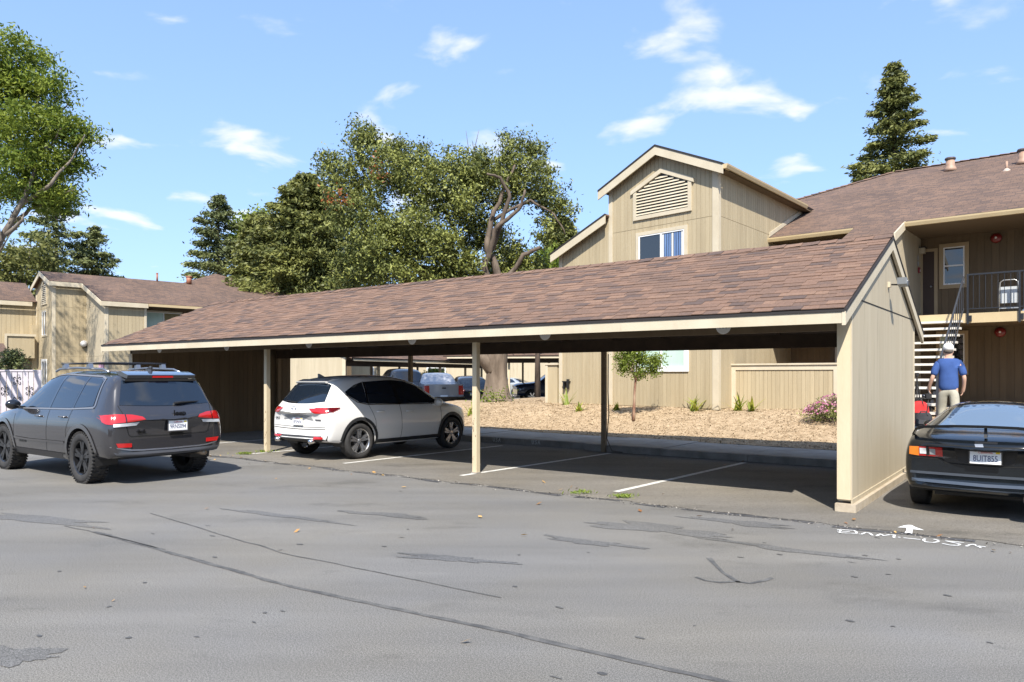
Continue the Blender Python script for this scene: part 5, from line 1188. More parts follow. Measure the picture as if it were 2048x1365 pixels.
b = MB(); b.prism([(-1.83, 1.49), (-1.66, 1.52), (-1.50, 1.575), (-1.68, 1.572), (-1.855, 1.515)], -.46, .46); autosmooth(b.build('spoiler', PEARL, g2))
b = MB(); b.prism([(-1.66, 1.60), (-1.50, 1.62), (-1.63, 1.68), (-1.66, 1.68)], -.012, .012); b.build('antenna_fin', mat('fin_grey', (.2, .2, .2), .3), g2)
for sg in (1, -1):
    yl = lambda a: sg*a
    M_.patch('tail_light', 'R', [(yl(.40), 1.015), (yl(.60), 1.02), (yl(.86), 1.025)], [(yl(.42), 1.00), (yl(.56), .915), (yl(.86), .93)], REDL, off=.016)
    M_.patch('tail_light', 'l' if sg > 0 else 'r', [(-1.80, 1.03), (-2.0, 1.035), (-2.15, 1.03)], [(-1.82, 1.015), (-2.0, .95), (-2.15, .93)], mat('tail_dark', (.10, .006, .01), .12, coat=1), off=.013)
    M_.patch('rear_reflector', 'R', [(yl(.50), .475), (yl(.76), .475)], [(yl(.54), .42), (yl(.74), .425)], REDL, off=.022)
    b = MB(); b.lathe([(-2.28, .04), (-2.22, .045), (-2.05, .04)], 14, 'x', (0, sg*.52, .385)); b.build('exhaust_tip', CHROME, g2, True)
M_.patch('rear_cladding', 'R', [(-.84, .50), (-.5, .48), (0, .485), (.5, .48), (.84, .50)], [(-.80, .37), (0, .36), (.80, .37)], CLAD, off=.014, rows=4)
M_.patch('plate_recess', 'R', [(-.40, .865), (0, .885), (.40, .865)], [(-.46, .78), (0, .85), (.46, .78)], mat('recess_grey', (.30, .30, .30), .4), off=.008, rows=3)
seam(M_, 'R', [(-.80, .62), (-.4, .605), (0, .60), (.4, .605), (.80, .62)], .012); seam(M_, 'R', [(-.80, .66), (0, .64), (.80, .66)], .008)
plate(M_, .0, .755, '8FSM696', off=.03)
b = MB(); pr_ = []
for k in range(25): g = 2*math.pi*k/24; pr_.append((M_.hit('R', 0, .99)[0].x-.012, .075*math.cos(g), .99+.058*math.sin(g)))
b.tube(pr_, .008, 6); xx = pr_[0][0]; b.tube([(xx, .06, 1.01), (xx, .03, .985), (xx, 0, .962), (xx, -.03, .985), (xx, -.06, 1.01)], .007, 6); b.build('emblem', CHROME, g2, True)
b = MB(); xx = M_.hit('R', -.60, .80)[0].x; b.box(xx-.01, xx, -.68, -.52, .785, .805); b.build('badge', mat('badge_grey', (.2, .2, .21), .3, metal=.7), g2)
link('badge', text_mesh('CX-5', .06, MATS['badge_grey'], .003, bold=.001), g2, (M_.hit('R', .66, .80)[0].x-.012, .66, .80), (R(90), 0, R(-90)))
b = MB(); b.tube([(M_.hit('R', .2, 1.12)[0].x-.02, .05, 1.115), (M_.hit('R', .4, 1.13)[0].x-.025, .42, 1.15)], [.02, .008], 6); b.build('wiper', BLACK, g2)
mirror(M_, .80, 1.06, .89, PEARL)
flare(M_, -1.35, .36, .405, .47, CLAD); flare(M_, 1.35, .36, .405, .47, CLAD)
RIMS = mat('rim_machined', (.55, .55, .56), .25, metal=.9)
for x in (-1.35, 1.35):
    for y in (.80, -.80): wheel(g2, x, y, .355, .23, .245, RIMS, 5, 'split')
b = MB(); b.box(-1.6, 1.9, -.5, .5, .27, .42); b.build('underbody', BLACK, g2)
M_.patch('windscreen', 'F', [(-.55, 1.52), (0, 1.56), (.55, 1.52)], [(-.66, 1.13), (0, 1.12), (.66, 1.13)], TG, off=.006)
for sg in (1, -1): M_.patch('headlight', 'F', [(sg*.45, .84), (sg*.70, .86)], [(sg*.42, .78), (sg*.68, .78)], LENS, off=.012)
# ------------------------------------------------------------ black coupe
BLKP = mat('paint_black_worn', (.004, .005, .007), .14, c2=(.007, .009, .011), ns=2.5, coat=.45, spec=.35, speck=(200, .8, 1.4))
hd = V; lft = Vector((-hd.y, hd.x)); tail = Vector((5.34, 8.42)); ctr = tail+hd*2.20
g3 = car_root('coupe_car', 'old black coupe with rear spoiler and dented boot at the right edge', 'car', ctr, hd)
TC = dict(xs=[-2.20, -2.17, -2.10, -2.0, -1.8, -1.55, -1.25, -.9, -.6, -.3, .1, .4, .75, 1.0, 1.2, 1.6, 1.95, 2.1, 2.18],
          hw=[(-2.20, .72), (-2.17, .79), (-2.10, .835), (-1.9, .865), (-1.2, .88), (1.2, .87), (1.8, .82), (2.1, .68), (2.18, .5)],
          zb=[(-2.20, .34), (-2.10, .28), (-1.8, .26), (-1, .18), (1, .18), (1.8, .2), (2.18, .28)],
          top=[(-2.20, .80), (-2.17, .86), (-2.10, .895), (-2.0, .92), (-1.8, .95), (-1.55, .975), (-1.25, 1.06), (-.9, 1.18), (-.6, 1.255), (-.3, 1.285), (.1, 1.27), (.4, 1.19), (.75, 1.03), (1.0, .92), (1.2, .875), (1.95, .72), (2.1, .62), (2.18, .5)],
          belt=[(-2.20, .74), (-2.10, .85), (-1.8, .90), (-1.3, .92), (-.5, .90), (.9, .85), (1.2, .82), (1.95, .66), (2.18, .44)],
          wr=[(-2.20, .58), (-2.10, .70), (-1.8, .73), (-1.55, .72), (-1.25, .64), (-.9, .57), (-.6, .53), (-.3, .52), (.1, .52), (.4, .55), (1.0, .66), (1.2, .64), (1.95, .5), (2.18, .36)],
          wb=[(-2.20, .93), (-1.5, .925), (1, .93), (2.18, .9)], crown=[(-2.20, .0), (-1.8, .015), (-1.2, .03), (0, .04), (1.2, .03), (2.18, .02)], bow=[(-2.20, .20), (-2.0, .12), (-1.7, .03), (-1.4, 0), (1.7, 0), (2.18, -.3)], endcrease=.3)
K_ = Car(g3, BLKP, TC, arch=dict(x=(-1.27, 1.27), r=.345, z=.31, **{'in': .55}, w=.84))
CG = glass('coupe_glass', (.10, .14, .19), .02, .9)
K_.patch('rear_window', 'R', [(-.50, 1.235), (-.25, 1.265), (0, 1.275), (.25, 1.265), (.50, 1.235)], [(-.66, 1.0), (-.3, 1.005), (0, 1.008), (.3, 1.005), (.66, 1.0)], CG, off=.006, rows=8)
K_.both('window', [(.45, 1.10), (.15, 1.21), (-.2, 1.24), (-.7, 1.20), (-1.05, 1.08)], [(.85, .925), (.3, .935), (-.2, .945), (-.8, .965), (-1.25, 1.0)], CG)
for sg in (1, -1):
    yl = lambda a: sg*a
    K_.patch('tail_light', 'R', [(yl(.43), .805), (yl(.68), .80)], [(yl(.43), .69), (yl(.68), .69)], REDL, off=.012)
    K_.patch('indicator', 'R', [(yl(.68), .80), (yl(.79), .795)], [(yl(.68), .69), (yl(.79), .70)], AMB, off=.012)
    if sg > 0:
        K_.patch('tape_patch', 'R', [(.60, .785), (.67, .785)], [(.60, .715), (.67, .715)], WHITE, off=.017, rows=3); K_.patch('light_hole', 'R', [(.505, .78), (.565, .78)], [(.505, .71), (.565, .71)], mat('hole_grey', (.30, .31, .31), .6), off=.017, rows=3); K_.patch('light_gap', 'R', [(.57, .80), (.60, .80)], [(.57, .70), (.60, .70)], BLACK, off=.0165, rows=3)
seam(K_, 'R', [(-.80, .665), (-.44, .662), (-.40, .62), (-.2, .61), (.2, .61), (.40, .62), (.44, .662), (.80, .665)], .014); seam(K_, 'R', [(-.68, .832), (0, .842), (.68, .832)], .012)
K_.strip('bumper_line', 'R', fine([(-.78, .49), (0, .485), (.78, .49)], 10), .03, mat('bumper_scuff', (.04, .048, .06), .5), .006); K_.strip('bumper_lip', 'R', fine([(-.76, .40), (0, .385), (.76, .40)], 10), .035, mat('bumper_shine', (.045, .055, .07), .25, coat=1), .016)
K_.patch('plate_recess', 'R', [(-.31, .79), (0, .795), (.31, .79)], [(-.27, .635), (0, .625), (.27, .635)], BLACK, off=.006, rows=4)
plate(K_, 0, .715, '8UIT855', off=.05, frame=BLKG)
b = MB(); dn = K_.hit('R', .02, .885)[0]; b.box(dn.x-.012, dn.x+.01, -.12, .10, .875, .895); b.build('boot_handle_gap', BLACK, g3)
K_.patch('dent', 'R', [(.02, .872), (.10, .868)], [(.01, .838), (.09, .835)], mat('bare_metal', (.30, .32, .35), .35, metal=.6), off=.006, rows=3)
b = MB()
sp_ = [(-1.86, .76, .935), (-1.93, .72, 1.01), (-1.98, .62, 1.045), (-2.02, .3, 1.065), (-2.03, 0, 1.07), (-2.02, -.3, 1.065), (-1.98, -.62, 1.045), (-1.93, -.72, 1.01), (-1.86, -.76, .935)]
vs = []
for i, (x, y, z) in enumerate(sp_): k = 1.3 if i in (0, len(sp_)-1) else 1; vs += [(x-.08*k, y, z+.012), (x+.10*k, y, z), (x+.10*k, y, z-.018), (x-.07*k, y, z-.022)]
fs = []
for i in range(len(sp_)-1):
    for k in range(4): fs.append((4*i+k, 4*i+(k+1) % 4, 4*i+4+(k+1) % 4, 4*i+4+k))
fs += [(0, 1, 2, 3), tuple(range(len(vs)-4, len(vs)))]; b.add(vs, fs); spo = b.build('spoiler', BLKP, g3, True); autosmooth(spo, 50)
b = MB(); b.prism([(-2.06, .935), (-1.96, .945), (-2.02, 1.05)], -.015, .015); b.build('spoiler_stay', BLACK, spo)
b = MB(); p, _, _ = K_.hit('R', -.42, .80); b.lathe([(p.x-.012, .018), (p.x, .02)], 12, 'x', (0, -.42, .80)); b.build('boot_lock', CHROME, g3)
mirror(K_, .55, .93, .80, BLKP, k_=.7)
for x in (-1.27, 1.27):
    for y in (.75, -.75): wheel(g3, x, y, .31, .205, .195, STEEL, 6)
b = MB(); b.box(-1.7, 1.8, -.55, .55, .2, .34); b.build('underbody', BLACK, g3); b = MB(); b.lathe([(-2.18, .09), (-1.8, .10), (-1.6, .08)], 12, 'x', (0, -.45, .27)); b.build('silencer', mat('silencer', (.10, .09, .08), .6, metal=.5), g3, True)
# ------------------------------------------------------------ background vehicles
def simple_car(name, label, cat, pos, heading, paint, T, wb, rt, win, rear, lights, rimm=STEEL, z=0, hwm=.9, platey=.8):
    root = car_root(name, label, cat, pos, heading, z); c = Car(root, paint, T, sub=1, arch=dict(x=(-wb, wb), r=rt+.06, z=rt+.01, **{'in': .55}, w=hwm-.05))
    for t_, b_ in win: c.both('window', t_, b_, TG)
    if rear: c.patch('rear_window', 'R', rear[0], rear[1], TG, off=.008)
    for sg in (1, -1):
        c.patch('tail_light', 'R', [(sg*p_[0], p_[1]) for p_ in lights[0]], [(sg*p_[0], p_[1]) for p_ in lights[1]], REDL, off=.014)
    for x in (-wb, wb):
        for y in (hwm-.12, -hwm+.12): wheel(root, x, y, rt, .23, rt*.66, rimm, 7)
    plate(c, 0, platey, '', off=.02); mirror(c, wb*.5, T['belt'][2][1]+.06, hwm-.04, paint); return c
def scaled(T, kx=1, ky=1, kz=1):
    D_ = {}
    for k, v in T.items():
        if k == 'xs': D_[k] = [x*kx for x in v]
        elif k in ('hw', 'wr'): D_[k] = [(x*kx, y*ky) for x, y in v]
        elif k in ('zb', 'top', 'belt', 'crown'): D_[k] = [(x*kx, y*kz) for x, y in v]
        elif k in ('bow', 'wb'): D_[k] = [(x*kx, y) for x, y in v]
        else: D_[k] = v
    return D_
JW = [([(.62, 1.34), (.36, 1.56), (-.30, 1.64)], [(.98, 1.115), (.6, 1.12), (-.24, 1.13)]), ([(-.37, 1.64), (-1.13, 1.625)], [(-.31, 1.13), (-1.06, 1.145)]), ([(-1.20, 1.62), (-1.66, 1.56)], [(-1.13, 1.15), (-1.72, 1.19)])]
JR = ([(-.60, 1.575), (.60, 1.575)], [(-.72, 1.205), (.72, 1.205)]); JL = ([(.55, 1.06), (.9, 1.06)], [(.55, .95), (.9, .95)])
TP = dict(xs=[-2.65, -2.62, -2.5, -2.0, -1.3, -.62, -.58, -.45, .2, .6, .9, 1.2, 1.4, 2.0, 2.4, 2.6],
          hw=[(-2.65, .84), (-2.5, .88), (2.0, .9), (2.4, .85), (2.6, .75)], zb=[(-2.65, .52), (-2, .45), (-1, .36), (1, .36), (2.6, .45)],
          top=[(-2.65, 1.27), (-.62, 1.30), (-.58, 1.34), (-.45, 1.70), (.2, 1.76), (.6, 1.66), (.9, 1.42), (1.2, 1.22), (1.4, 1.17), (2.4, 1.08), (2.6, .95)],
          belt=[(-2.65, 1.22), (-.5, 1.24), (1.2, 1.15), (2.0, 1.05), (2.6, .88)], wr=[(-2.65, .80), (-.62, .78), (-.45, .70), (.2, .66), (.9, .72), (1.4, .7), (2.6, .55)], wb=[(-2.65, .97), (2.6, .93)], crown=[(-2.65, -.02), (-.6, -.02), (0, .03), (2.6, .03)], bow=[(-2.65, .02), (2.0, 0), (2.6, -.15)], endcrease=.8)
PW2 = [([(.65, 1.50), (.3, 1.66), (-.35, 1.66)], [(1.0, 1.24), (.3, 1.25), (-.42, 1.27)])]
SILV = mat('paint_silver', (.38, .39, .41), .3, metal=.6, coat=1); NAVY = mat('paint_navy', (.012, .022, .055), .28, metal=.3, coat=1); CHAR = mat('paint_charcoal', (.03, .032, .038), .3, metal=.4, coat=1); WHT = mat('paint_plain_white', (.70, .70, .69), .3, coat=1)
def pos(px, d): p = at(px, 750, d); return (p.x, p.y)
dv = Vector((.47, .88)).normalized()
b2 = simple_car('pickup_truck', 'silver pickup truck with white tailgate shade seen behind the white car', 'pickup', Vector(pos(888, 31.5))+Vector((-.22, .97))*2.65, (-.22, .97), SILV, TP, 1.65, .37, PW2, None, ([(.62, 1.20), (.86, 1.20)], [(.62, .82), (.86, .82)]), hwm=.9, platey=.72)
b2.patch('tailgate_handle', 'R', [(-.09, 1.12), (.09, 1.12)], [(-.09, 1.07), (.09, 1.07)], BLACK, off=.012, rows=2)
b = MB(); b.box(-2.86, -2.60, -.86, .86, .56, .74); b.build('rear_bumper', CHROME, b2.root)
simple_car('sport_utility_car', 'dark car with high roof parked beyond the white car under the far carport', 'car', Vector(pos(798, 35.5)), (-.3, .95), CHAR, scaled(TJ, 1, 1, 1.12), 1.4575, .39, [], ([(-.60, 1.77), (.60, 1.77)], [(-.72, 1.36), (.72, 1.36)]), JL)
TS = scaled(TC, 1.07, 1.02, 1.12)
SEDW = [([(.55, 1.24), (.2, 1.37), (-.3, 1.40)], [(.95, 1.04), (.3, 1.05), (-.25, 1.06)]), ([(-.36, 1.40), (-.8, 1.33), (-1.05, 1.22)], [(-.3, 1.065), (-.8, 1.08), (-1.3, 1.11)])]
SEDR = ([(-.52, 1.38), (.52, 1.38)], [(-.66, 1.13), (.66, 1.13)])
simple_car('hatchback_car', 'charcoal car tail between the middle post and the thick tree trunk', 'car', Vector(pos(948, 33.5))+Vector((-.2, .98))*2.3, (-.2, .98), CHAR, scaled(TM, 1, 1, .98), 1.35, .34, [], ([(-.56, 1.44), (.56, 1.44)], [(-.66, 1.10), (.66, 1.10)]), ([(.40, 1.0), (.86, 1.0)], [(.42, .90), (.86, .90)]))
sd = simple_car('sedan_car', 'silver sedan seen from behind beyond the thick tree trunk', 'car', pos(1018, 55), (-.75, .66), mat('paint_pale_silver', (.50, .53, .53), .3, metal=.4, coat=1), TS, 1.33, .32, SEDW, SEDR, ([(.55, .93), (.80, .92)], [(.55, .74), (.78, .76)]), hwm=.88)
simple_car('sport_utility_car', 'white high roofed car beyond the silver sedan', 'car', pos(1068, 62), (-.98, .2), WHT, scaled(TJ, 1, 1, 1.05), 1.4575, .39, [([(x, z*1.05) for x, z in a], [(x, z*1.05) for x, z in b_]) for a, b_ in JW], ([(-.60, 1.65), (.60, 1.65)], [(-.72, 1.265), (.72, 1.265)]), JL)
dbp = simple_car('pickup_truck', 'dark blue pickup truck nose under the far carport', 'pickup', Vector(pos(1052, 43))+Vector((1.9, .6)), (-.985, -.17), NAVY, scaled(TP, 1.05, 1.02, 1.06), 1.73, .40, [([(x, z*1.06) for x, z in a], [(x, z*1.06) for x, z in b_]) for a, b_ in PW2], None, ([(.62, 1.2), (.86, 1.2)], [(.62, .9), (.86, .9)]), rimm=CHROME, hwm=.92)
simple_car('sport_utility_car', 'white car parked beyond the grey car, by the pale fence', 'car', pos(165, 27.5), (-.8, .6), WHT, scaled(TJ, .95, 1, .93), 1.38, .36, [], ([(-.60, 1.46), (.60, 1.46)], [(-.72, 1.12), (.72, 1.12)]), ([(.55, .98), (.9, .98)], [(.55, .88), (.9, .88)]))
# ================================================================== trees
def limb(b, pts, r0, r1, n=8, jit=.0):
    P = [Vector(p) for p in pts]; out = []
    for i in range(len(P)-1):
        for k in range(4): t = k/4; out.append(P[i].lerp(P[i+1], t)+Vector((random.uniform(-jit, jit), random.uniform(-jit, jit), 0)))
    out.append(P[-1]); m = len(out); b.tube(out, [r0+(r1-r0)*i/(m-1) for i in range(m)], n)
def crown_leaves(lobes, n, size, mat_, parent, spread=.30, per=90, shell=.55, tintbias=0, name='crown', aspect=.5, density_pow=1.0):
    """leaf clumps through the volume of ellipsoid lobes (centre, radii)"""
    vol = np.array([np.prod(l[1]) for l in lobes])**(.8); vol /= vol.sum(); C = []; T = []; cl = []
    for l, v in zip(lobes, vol):
        m = max(2, int(n*v/per))
        for _ in range(m):
            d = NR.normal(size=3); d /= np.linalg.norm(d); rr = shell+(1-shell)*NR.random()**.7; c = np.array(l[0])+d*np.array(l[1])*rr
            s = spread*(.6+.8*NR.random()); k = int(per*(.6+.8*NR.random()))
            pts = c+NR.normal(size=(k, 3))*s*np.array([1, 1, .7]); C.append(pts); base = .12+.62*NR.random(); T.append(np.clip(base+NR.normal(size=k)*.14+tintbias, 0, 1)); cl.append(c)
    C = np.concatenate(C); T = np.concatenate(T); return leaves(name, C, size, mat_, parent, T, aspect), cl
LF1 = leafmat('leaf_fresh', (.06, .11, .012), (.33, .38, .055), .4)
LF2 = leafmat('leaf_camphor', (.018, .034, .008), (.34, .36, .09), .18)
LF3 = leafmat('needle_dark', (.024, .042, .014), (.235, .24, .062), .2)
LF4 = leafmat('leaf_bright', (.08, .13, .012), (.30, .36, .06), .45)
LF5 = leafmat('needle_blue', (.030, .050, .022), (.22, .24, .085), .2)
def px_lobes(L, d): return [(tuple(at(x, y, d+dd)), (rx/F*d, ry_, rz/F*d)) for x, y, rx, rz, dd, ry_ in L]
# --- big spreading tree behind the carport
tr = at(988, 800, 26); bt = thing('broadleaf_tree', 'large spreading tree with thick pale trunk behind the carport', 'tree', (0, 0, 0)); dT = 26
b = MB(); P = lambda x, y, dd=0: at(x, y, dT+dd)
rng_ = random.Random(4)
# trunk with flutes
vs = []; K = 22; tk = [(995, 816, 42), (994, 803, 33), (993, 788, 26), (993, 768, 22), (992, 748, 20), (990, 728, 22), (987, 708, 25), (985, 680, 22), (978, 650, 20), (970, 610, 19)]
for (cx_, cy_, rp) in tk:
    c = P(cx_, cy_)
    for k in range(K):
        g = 2*math.pi*k/K; rr = rp/F*dT*(1+.10*math.sin(3*g+cy_*.02)+.08*math.sin(7*g+1)+rng_.uniform(-.05, .05)); vs.append((c.x+rr*math.cos(g), c.y+rr*math.sin(g), c.z))
b.add(vs, [(i*K+k, i*K+(k+1) % K, (i+1)*K+(k+1) % K, (i+1)*K+k) for i in range(len(tk)-1) for k in range(K)])
for pts, r0, r1 in (([P(985, 742, -.1), P(970, 722, -.3), P(955, 708, -.4), P(940, 690, -.4)], .24, .18), ):
    limb(b, pts, r0, r1, 12)
bo = b.build('trunk', BARK, bt, True); b = MB()
LIM = [([(968, 620), (940, 575), (890, 545), (830, 535), (780, 500), (720, 480)], .34, .10), ([(985, 600), (1000, 560), (975, 500), (985, 440), (1010, 370), (1030, 330)], .26, .05),
       ([(968, 620), (930, 560), (905, 515), (893, 480)], .22, .14), ([(975, 590), (972, 530), (990, 460), (1040, 420), (1050, 380)], .20, .05), ([(960, 600), (860, 560), (800, 500), (760, 430), (720, 330), (712, 260)], .24, .03), ([(970, 600), (1010, 560), (1050, 510), (1080, 495)], .18, .08),
       ([(975, 590), (920, 480), (880, 400), (850, 330)], .18, .03), ([(985, 440), (1060, 400), (1110, 430), (1130, 470)], .10, .03), ([(985, 500), (1020, 395), (1000, 355), (975, 348)], .13, .05), ([(890, 545), (840, 560), (800, 570)], .16, .12)]
for i, (pp, r0, r1) in enumerate(LIM): limb(b, [P(x, y, (.8, -1.1, .4, -.9, .8, -.9, .8, -.6, -1.0, .6)[i]+(-1.2, .6, -1.5, -.9, .5, -1, 1.0, .2, -1.3, -.8)[i]*(k/len(pp))) for k, (x, y) in enumerate(pp)], r0*.62, r1*.7, 8, .06)
for x0, y0, x1, y1 in ((940, 320, 932, 262), (944, 320, 958, 260), (950, 310, 945, 285)): limb(b, [P(x0, y0), P(x1, y1)], .02, .008, 4)
bl_ = b.build('limbs', mat('bark_limb', (.06, .044, .032), .95, c2=(.15, .115, .085), ns=5, stretch=(1, 1, .4), bump=.8, bs=14), bt, True)
LB = [(735, 300, 32, 48, 0, .8), (716, 270, 14, 26, 0, .4), (690, 370, 48, 42, 0, 1.3), (665, 330, 28, 22, .3, .8), (780, 345, 50, 55, -.5, 1.5), (800, 310, 22, 30, 0, .6), (850, 380, 55, 55, -.3, 1.6), (846, 320, 20, 36, 0, .6), (905, 330, 30, 34, 0, .9), (930, 400, 50, 60, 0, 1.5), (1000, 370, 45, 60, .4, 1.4),
      (1015, 305, 24, 30, 0, .6), (1060, 350, 42, 52, 0, 1.1), (1075, 310, 16, 24, 0, .5), (1045, 300, 14, 22, 0, .4), (1095, 400, 34, 44, 0, .9), (1120, 430, 22, 32, .2, .6), (1090, 460, 24, 30, 0, .7), (720, 440, 60, 50, -.4, 1.6), (760, 500, 65, 52, -.8, 1.6), (830, 470, 60, 52, -.6, 1.7), (780, 550, 70, 36, -.6, 1.6), (880, 500, 52, 48, -.9, 1.3), (900, 560, 60, 36, -.4, 1.4), (700, 545, 40, 38, .4, 1.2), (960, 470, 46, 40, .8, 1.2), (1010, 500, 44, 42, .8, 1.2), (1060, 545, 46, 34, 1.2, 1.3), (1000, 560, 44, 32, .6, 1.2), (940, 540, 40, 36, -.6, 1.0), (960, 340, 34, 40, 0, 1.0), (940, 350, 30, 30, 0, .9), (712, 258, 8, 14, 0, .25), (728, 275, 14, 16, 0, .3), (650, 318, 14, 10, 0, .3), (798, 295, 8, 12, 0, .25), (838, 302, 8, 14, 0, .25), (906, 305, 14, 12, 0, .3), (1016, 280, 10, 14, 0, .25), (1068, 292, 9, 16, 0, .25), (1046, 286, 7, 12, 0, .25), (1135, 415, 14, 14, 0, .3), (1128, 470, 10, 20, 0, .3)]
crown_leaves(px_lobes(LB, dT), 90000, .125, LF2, bt, spread=.19, per=58, shell=.35, aspect=.42)
# rust tipped and hanging sprays
RUST = leafmat('leaf_rust', (.22, .06, .02), (.40, .16, .05), .25); cc = []
for x, y, n in ((668, 400, 60), (762, 330, 40), (690, 405, 50), (765, 352, 40)):
    p = P(x, y, -1.3); cc.append(np.array(p)+NR.normal(size=(n, 3))*np.array([.2, .3, .16]))
cc = np.concatenate(cc); tag(leaves('rust_leaves', cc, .12, RUST, bt, NR.random(len(cc)), .45), kind='stuff')
# small shoots at the trunk foot
cc = np.array(P(985, 795, -.75))+NR.normal(size=(260, 3))*np.array([.34, .12, .17]); tag(leaves('trunk_shoots', cc, .09, LF4, bt, NR.random(260)*.8, .5), kind='stuff')
# --- left broadleaf tree, fresh green
lt = thing('broadleaf_tree', 'tall fresh green tree leaning in from the left edge', 'tree', (0, 0, 0)); dL = 27; b = MB(); P = lambda x, y, dd=0: at(x, y, dL+dd)
base = P(-150, 750+F*CH/dL)
limb(b, [base, P(-110, 700), P(-60, 580), P(0, 485), P(42, 410), P(60, 330), P(75, 250), P(80, 160)], .17, .03, 12, .03)
for pp in ([(-60, 580), (-90, 450), (-110, 300), (-100, 150)], [(-90, 600), (-180, 400), (-240, 150), (-280, -80)], [(-110, 600), (-230, 400), (-320, 120)], [(0, 485), (-20, 400), (-30, 300), (-20, 180), (0, 110)], [(20, 450), (60, 420), (110, 395), (150, 380)], [(42, 410), (100, 370), (140, 320), (170, 270)], [(60, 330), (110, 250), (140, 200)], [(10, 470), (45, 440), (48, 425)], [(-60, 580), (-10, 520), (20, 470)], [(70, 250), (40, 170), (30, 110)], [(30, 430), (90, 300), (130, 250)]):
    limb(b, [P(x, y, random.uniform(-1, 1)) for x, y in pp], .085, .015, 7, .05)
b.build('trunk', mat('bark_pale', (.10, .078, .06), .9, c2=(.20, .17, .135), ns=6, stretch=(1, 1, .3), bump=.7, bs=16), lt, True)
LL = [(40, 110, 60, 42, 0, 1.6), (100, 175, 46, 36, 0, 1.2), (-20, 150, 60, 60, 0, 1.6), (40, 190, 70, 45, .5, 1.8), (70, 250, 75, 40, -.5, 1.8), (130, 260, 48, 34, 0, 1.2), (160, 265, 26, 24, 0, .8), (10, 270, 60, 50, .6, 1.6), (40, 330, 70, 38, -.4, 1.7), (110, 325, 55, 32, .2, 1.3), (150, 335, 30, 20, .3, .8), (60, 385, 60, 34, .2, 1.5), (100, 400, 46, 28, .3, 1.2), (-10, 380, 40, 36, .3, 1.2), (130, 385, 24, 24, 0, .7)]
LO = [(-90, 200, 80, 90, 0, 2), (-100, 360, 70, 80, 0, 2), (-60, 470, 50, 40, .5, 1.3), (15, 440, 30, 22, .6, .8), (-190, 260, 90, 120, 0, 2.2), (-170, 430, 80, 80, 0, 2), (-200, 60, 90, 100, 1, 2), (-280, -60, 90, 80, 1.5, 2.2), (-160, -60, 70, 50, 1, 2), (-330, 100, 80, 100, 1, 2)]
crown_leaves(px_lobes(LL, dL), 27000, .17, LF1, lt, spread=.22, per=38, shell=.25, aspect=.36)
crown_leaves(px_lobes(LO, dL), 9500, .17, LF1, lt, spread=.26, per=40, shell=.3, aspect=.36, name='outer_crown')
# --- conifers
def conifer(name, label, px, base_py, top_py, halfw, d, m, n=26000, droop=.25, seed=1, group='conifers around the buildings', fill=1.0, size=.30, gap=0., z0=0, taper=.8, start=.0, bole=BARKD):
    rg = random.Random(seed); t = thing(name, label, 'tree', (0, 0, 0), 0, group); top = at(px, top_py, d); x0, y0 = top.x, d; H = top.z; b = MB(); b.tube([(x0, y0, 0), (x0+.05, y0, H*.5), (x0, y0, H)], [H*.018, H*.011, .02], 8)
    hw = halfw/F*d; zb = at(px, base_py, d).z; C = []; D = []; T = []
    nb = int(70*fill); per = n//nb
    for i in range(nb):
        f = (i+.5)/nb; z = zb+(H-zb)*(f**.92); rad = hw*((1-f)**taper)*(.72+.45*rg.random())+.12
        if rg.random() < gap: continue
        g = i*2.4+rg.uniform(-.5, .5); dirx, diry = math.cos(g), math.sin(g); ln = rad; tilt = -droop*ln+.10*ln*f*4
        e = Vector((x0+dirx*ln, y0+diry*ln, z+tilt)); b.tube([(x0, y0, z), tuple(Vector((x0, y0, z)).lerp(e, .5)+Vector((0, 0, -.03*ln))), tuple(e)], [.05*(1-f)+.012, .03*(1-f)+.01, .006], 5)
        k = max(20, int(per*(rad/hw+.25)*1.5)); u_ = NR.random(k)**.65; wv = (1-u_)*.30*ln+.14; base_ = np.array([x0, y0, z])[None]+np.array([dirx*ln, diry*ln, tilt])[None]*u_[:, None]
        off = NR.normal(size=(k, 3))*np.stack([wv, wv, wv*.20+.05], 1); off[:, 2] -= .04
        C.append(base_+off); D.append(np.array([dirx, diry, -.25])[None]+NR.normal(size=(k, 3))*.5); T.append(np.clip(.22+.38*rg.random()+.22*u_+NR.normal(size=k)*.14, 0, 1))
    b.build('trunk', bole, t, True); C = np.concatenate(C); leaves('crown', C, size, m, t, np.concatenate(T), .38, dirs=np.concatenate(D)); return t
conifer('conifer_tree', 'tall pointed dark conifer rising behind the right roof', 1788, 400, 128, 86, 52, LF3, 22000, .10, 3, size=.30, fill=1.0, gap=.12, taper=.85)
conifer('conifer_tree', 'broad dense dark conifer left of the spreading tree', 615, 610, 352, 150, 50, LF3, 50000, .18, 5, size=.30, fill=1.9, gap=.05, taper=.66)
conifer('conifer_tree', 'slender open conifer above the hipped roof', 436, 600, 393, 82, 56, LF5, 12000, .04, 8, size=.28, fill=.62, gap=.15, taper=.75)
conifer('conifer_tree', 'tall open conifer behind the left building, partly behind the fresh green tree', 112, 620, 350, 112, 58, LF5, 14000, .12, 12, size=.30, fill=.6, gap=.15, taper=.8)
conifer('conifer_tree', 'smaller conifer on the right of the left building ridge', 190, 590, 455, 56, 60, LF5, 6000, .06, 15, size=.28, fill=.5, gap=.1, taper=.8)
conifer('conifer_tree', 'low conifer peeping above the left wing of the tower', 1124, 560, 440, 44, 46, LF3, 10000, .1, 19, size=.28, fill=.8, taper=.5)
conifer('conifer_tree', 'dense conifer between the slender conifer and the broad one', 520, 620, 430, 70, 54, LF3, 16000, .15, 23, size=.34, fill=1.0, taper=.5)
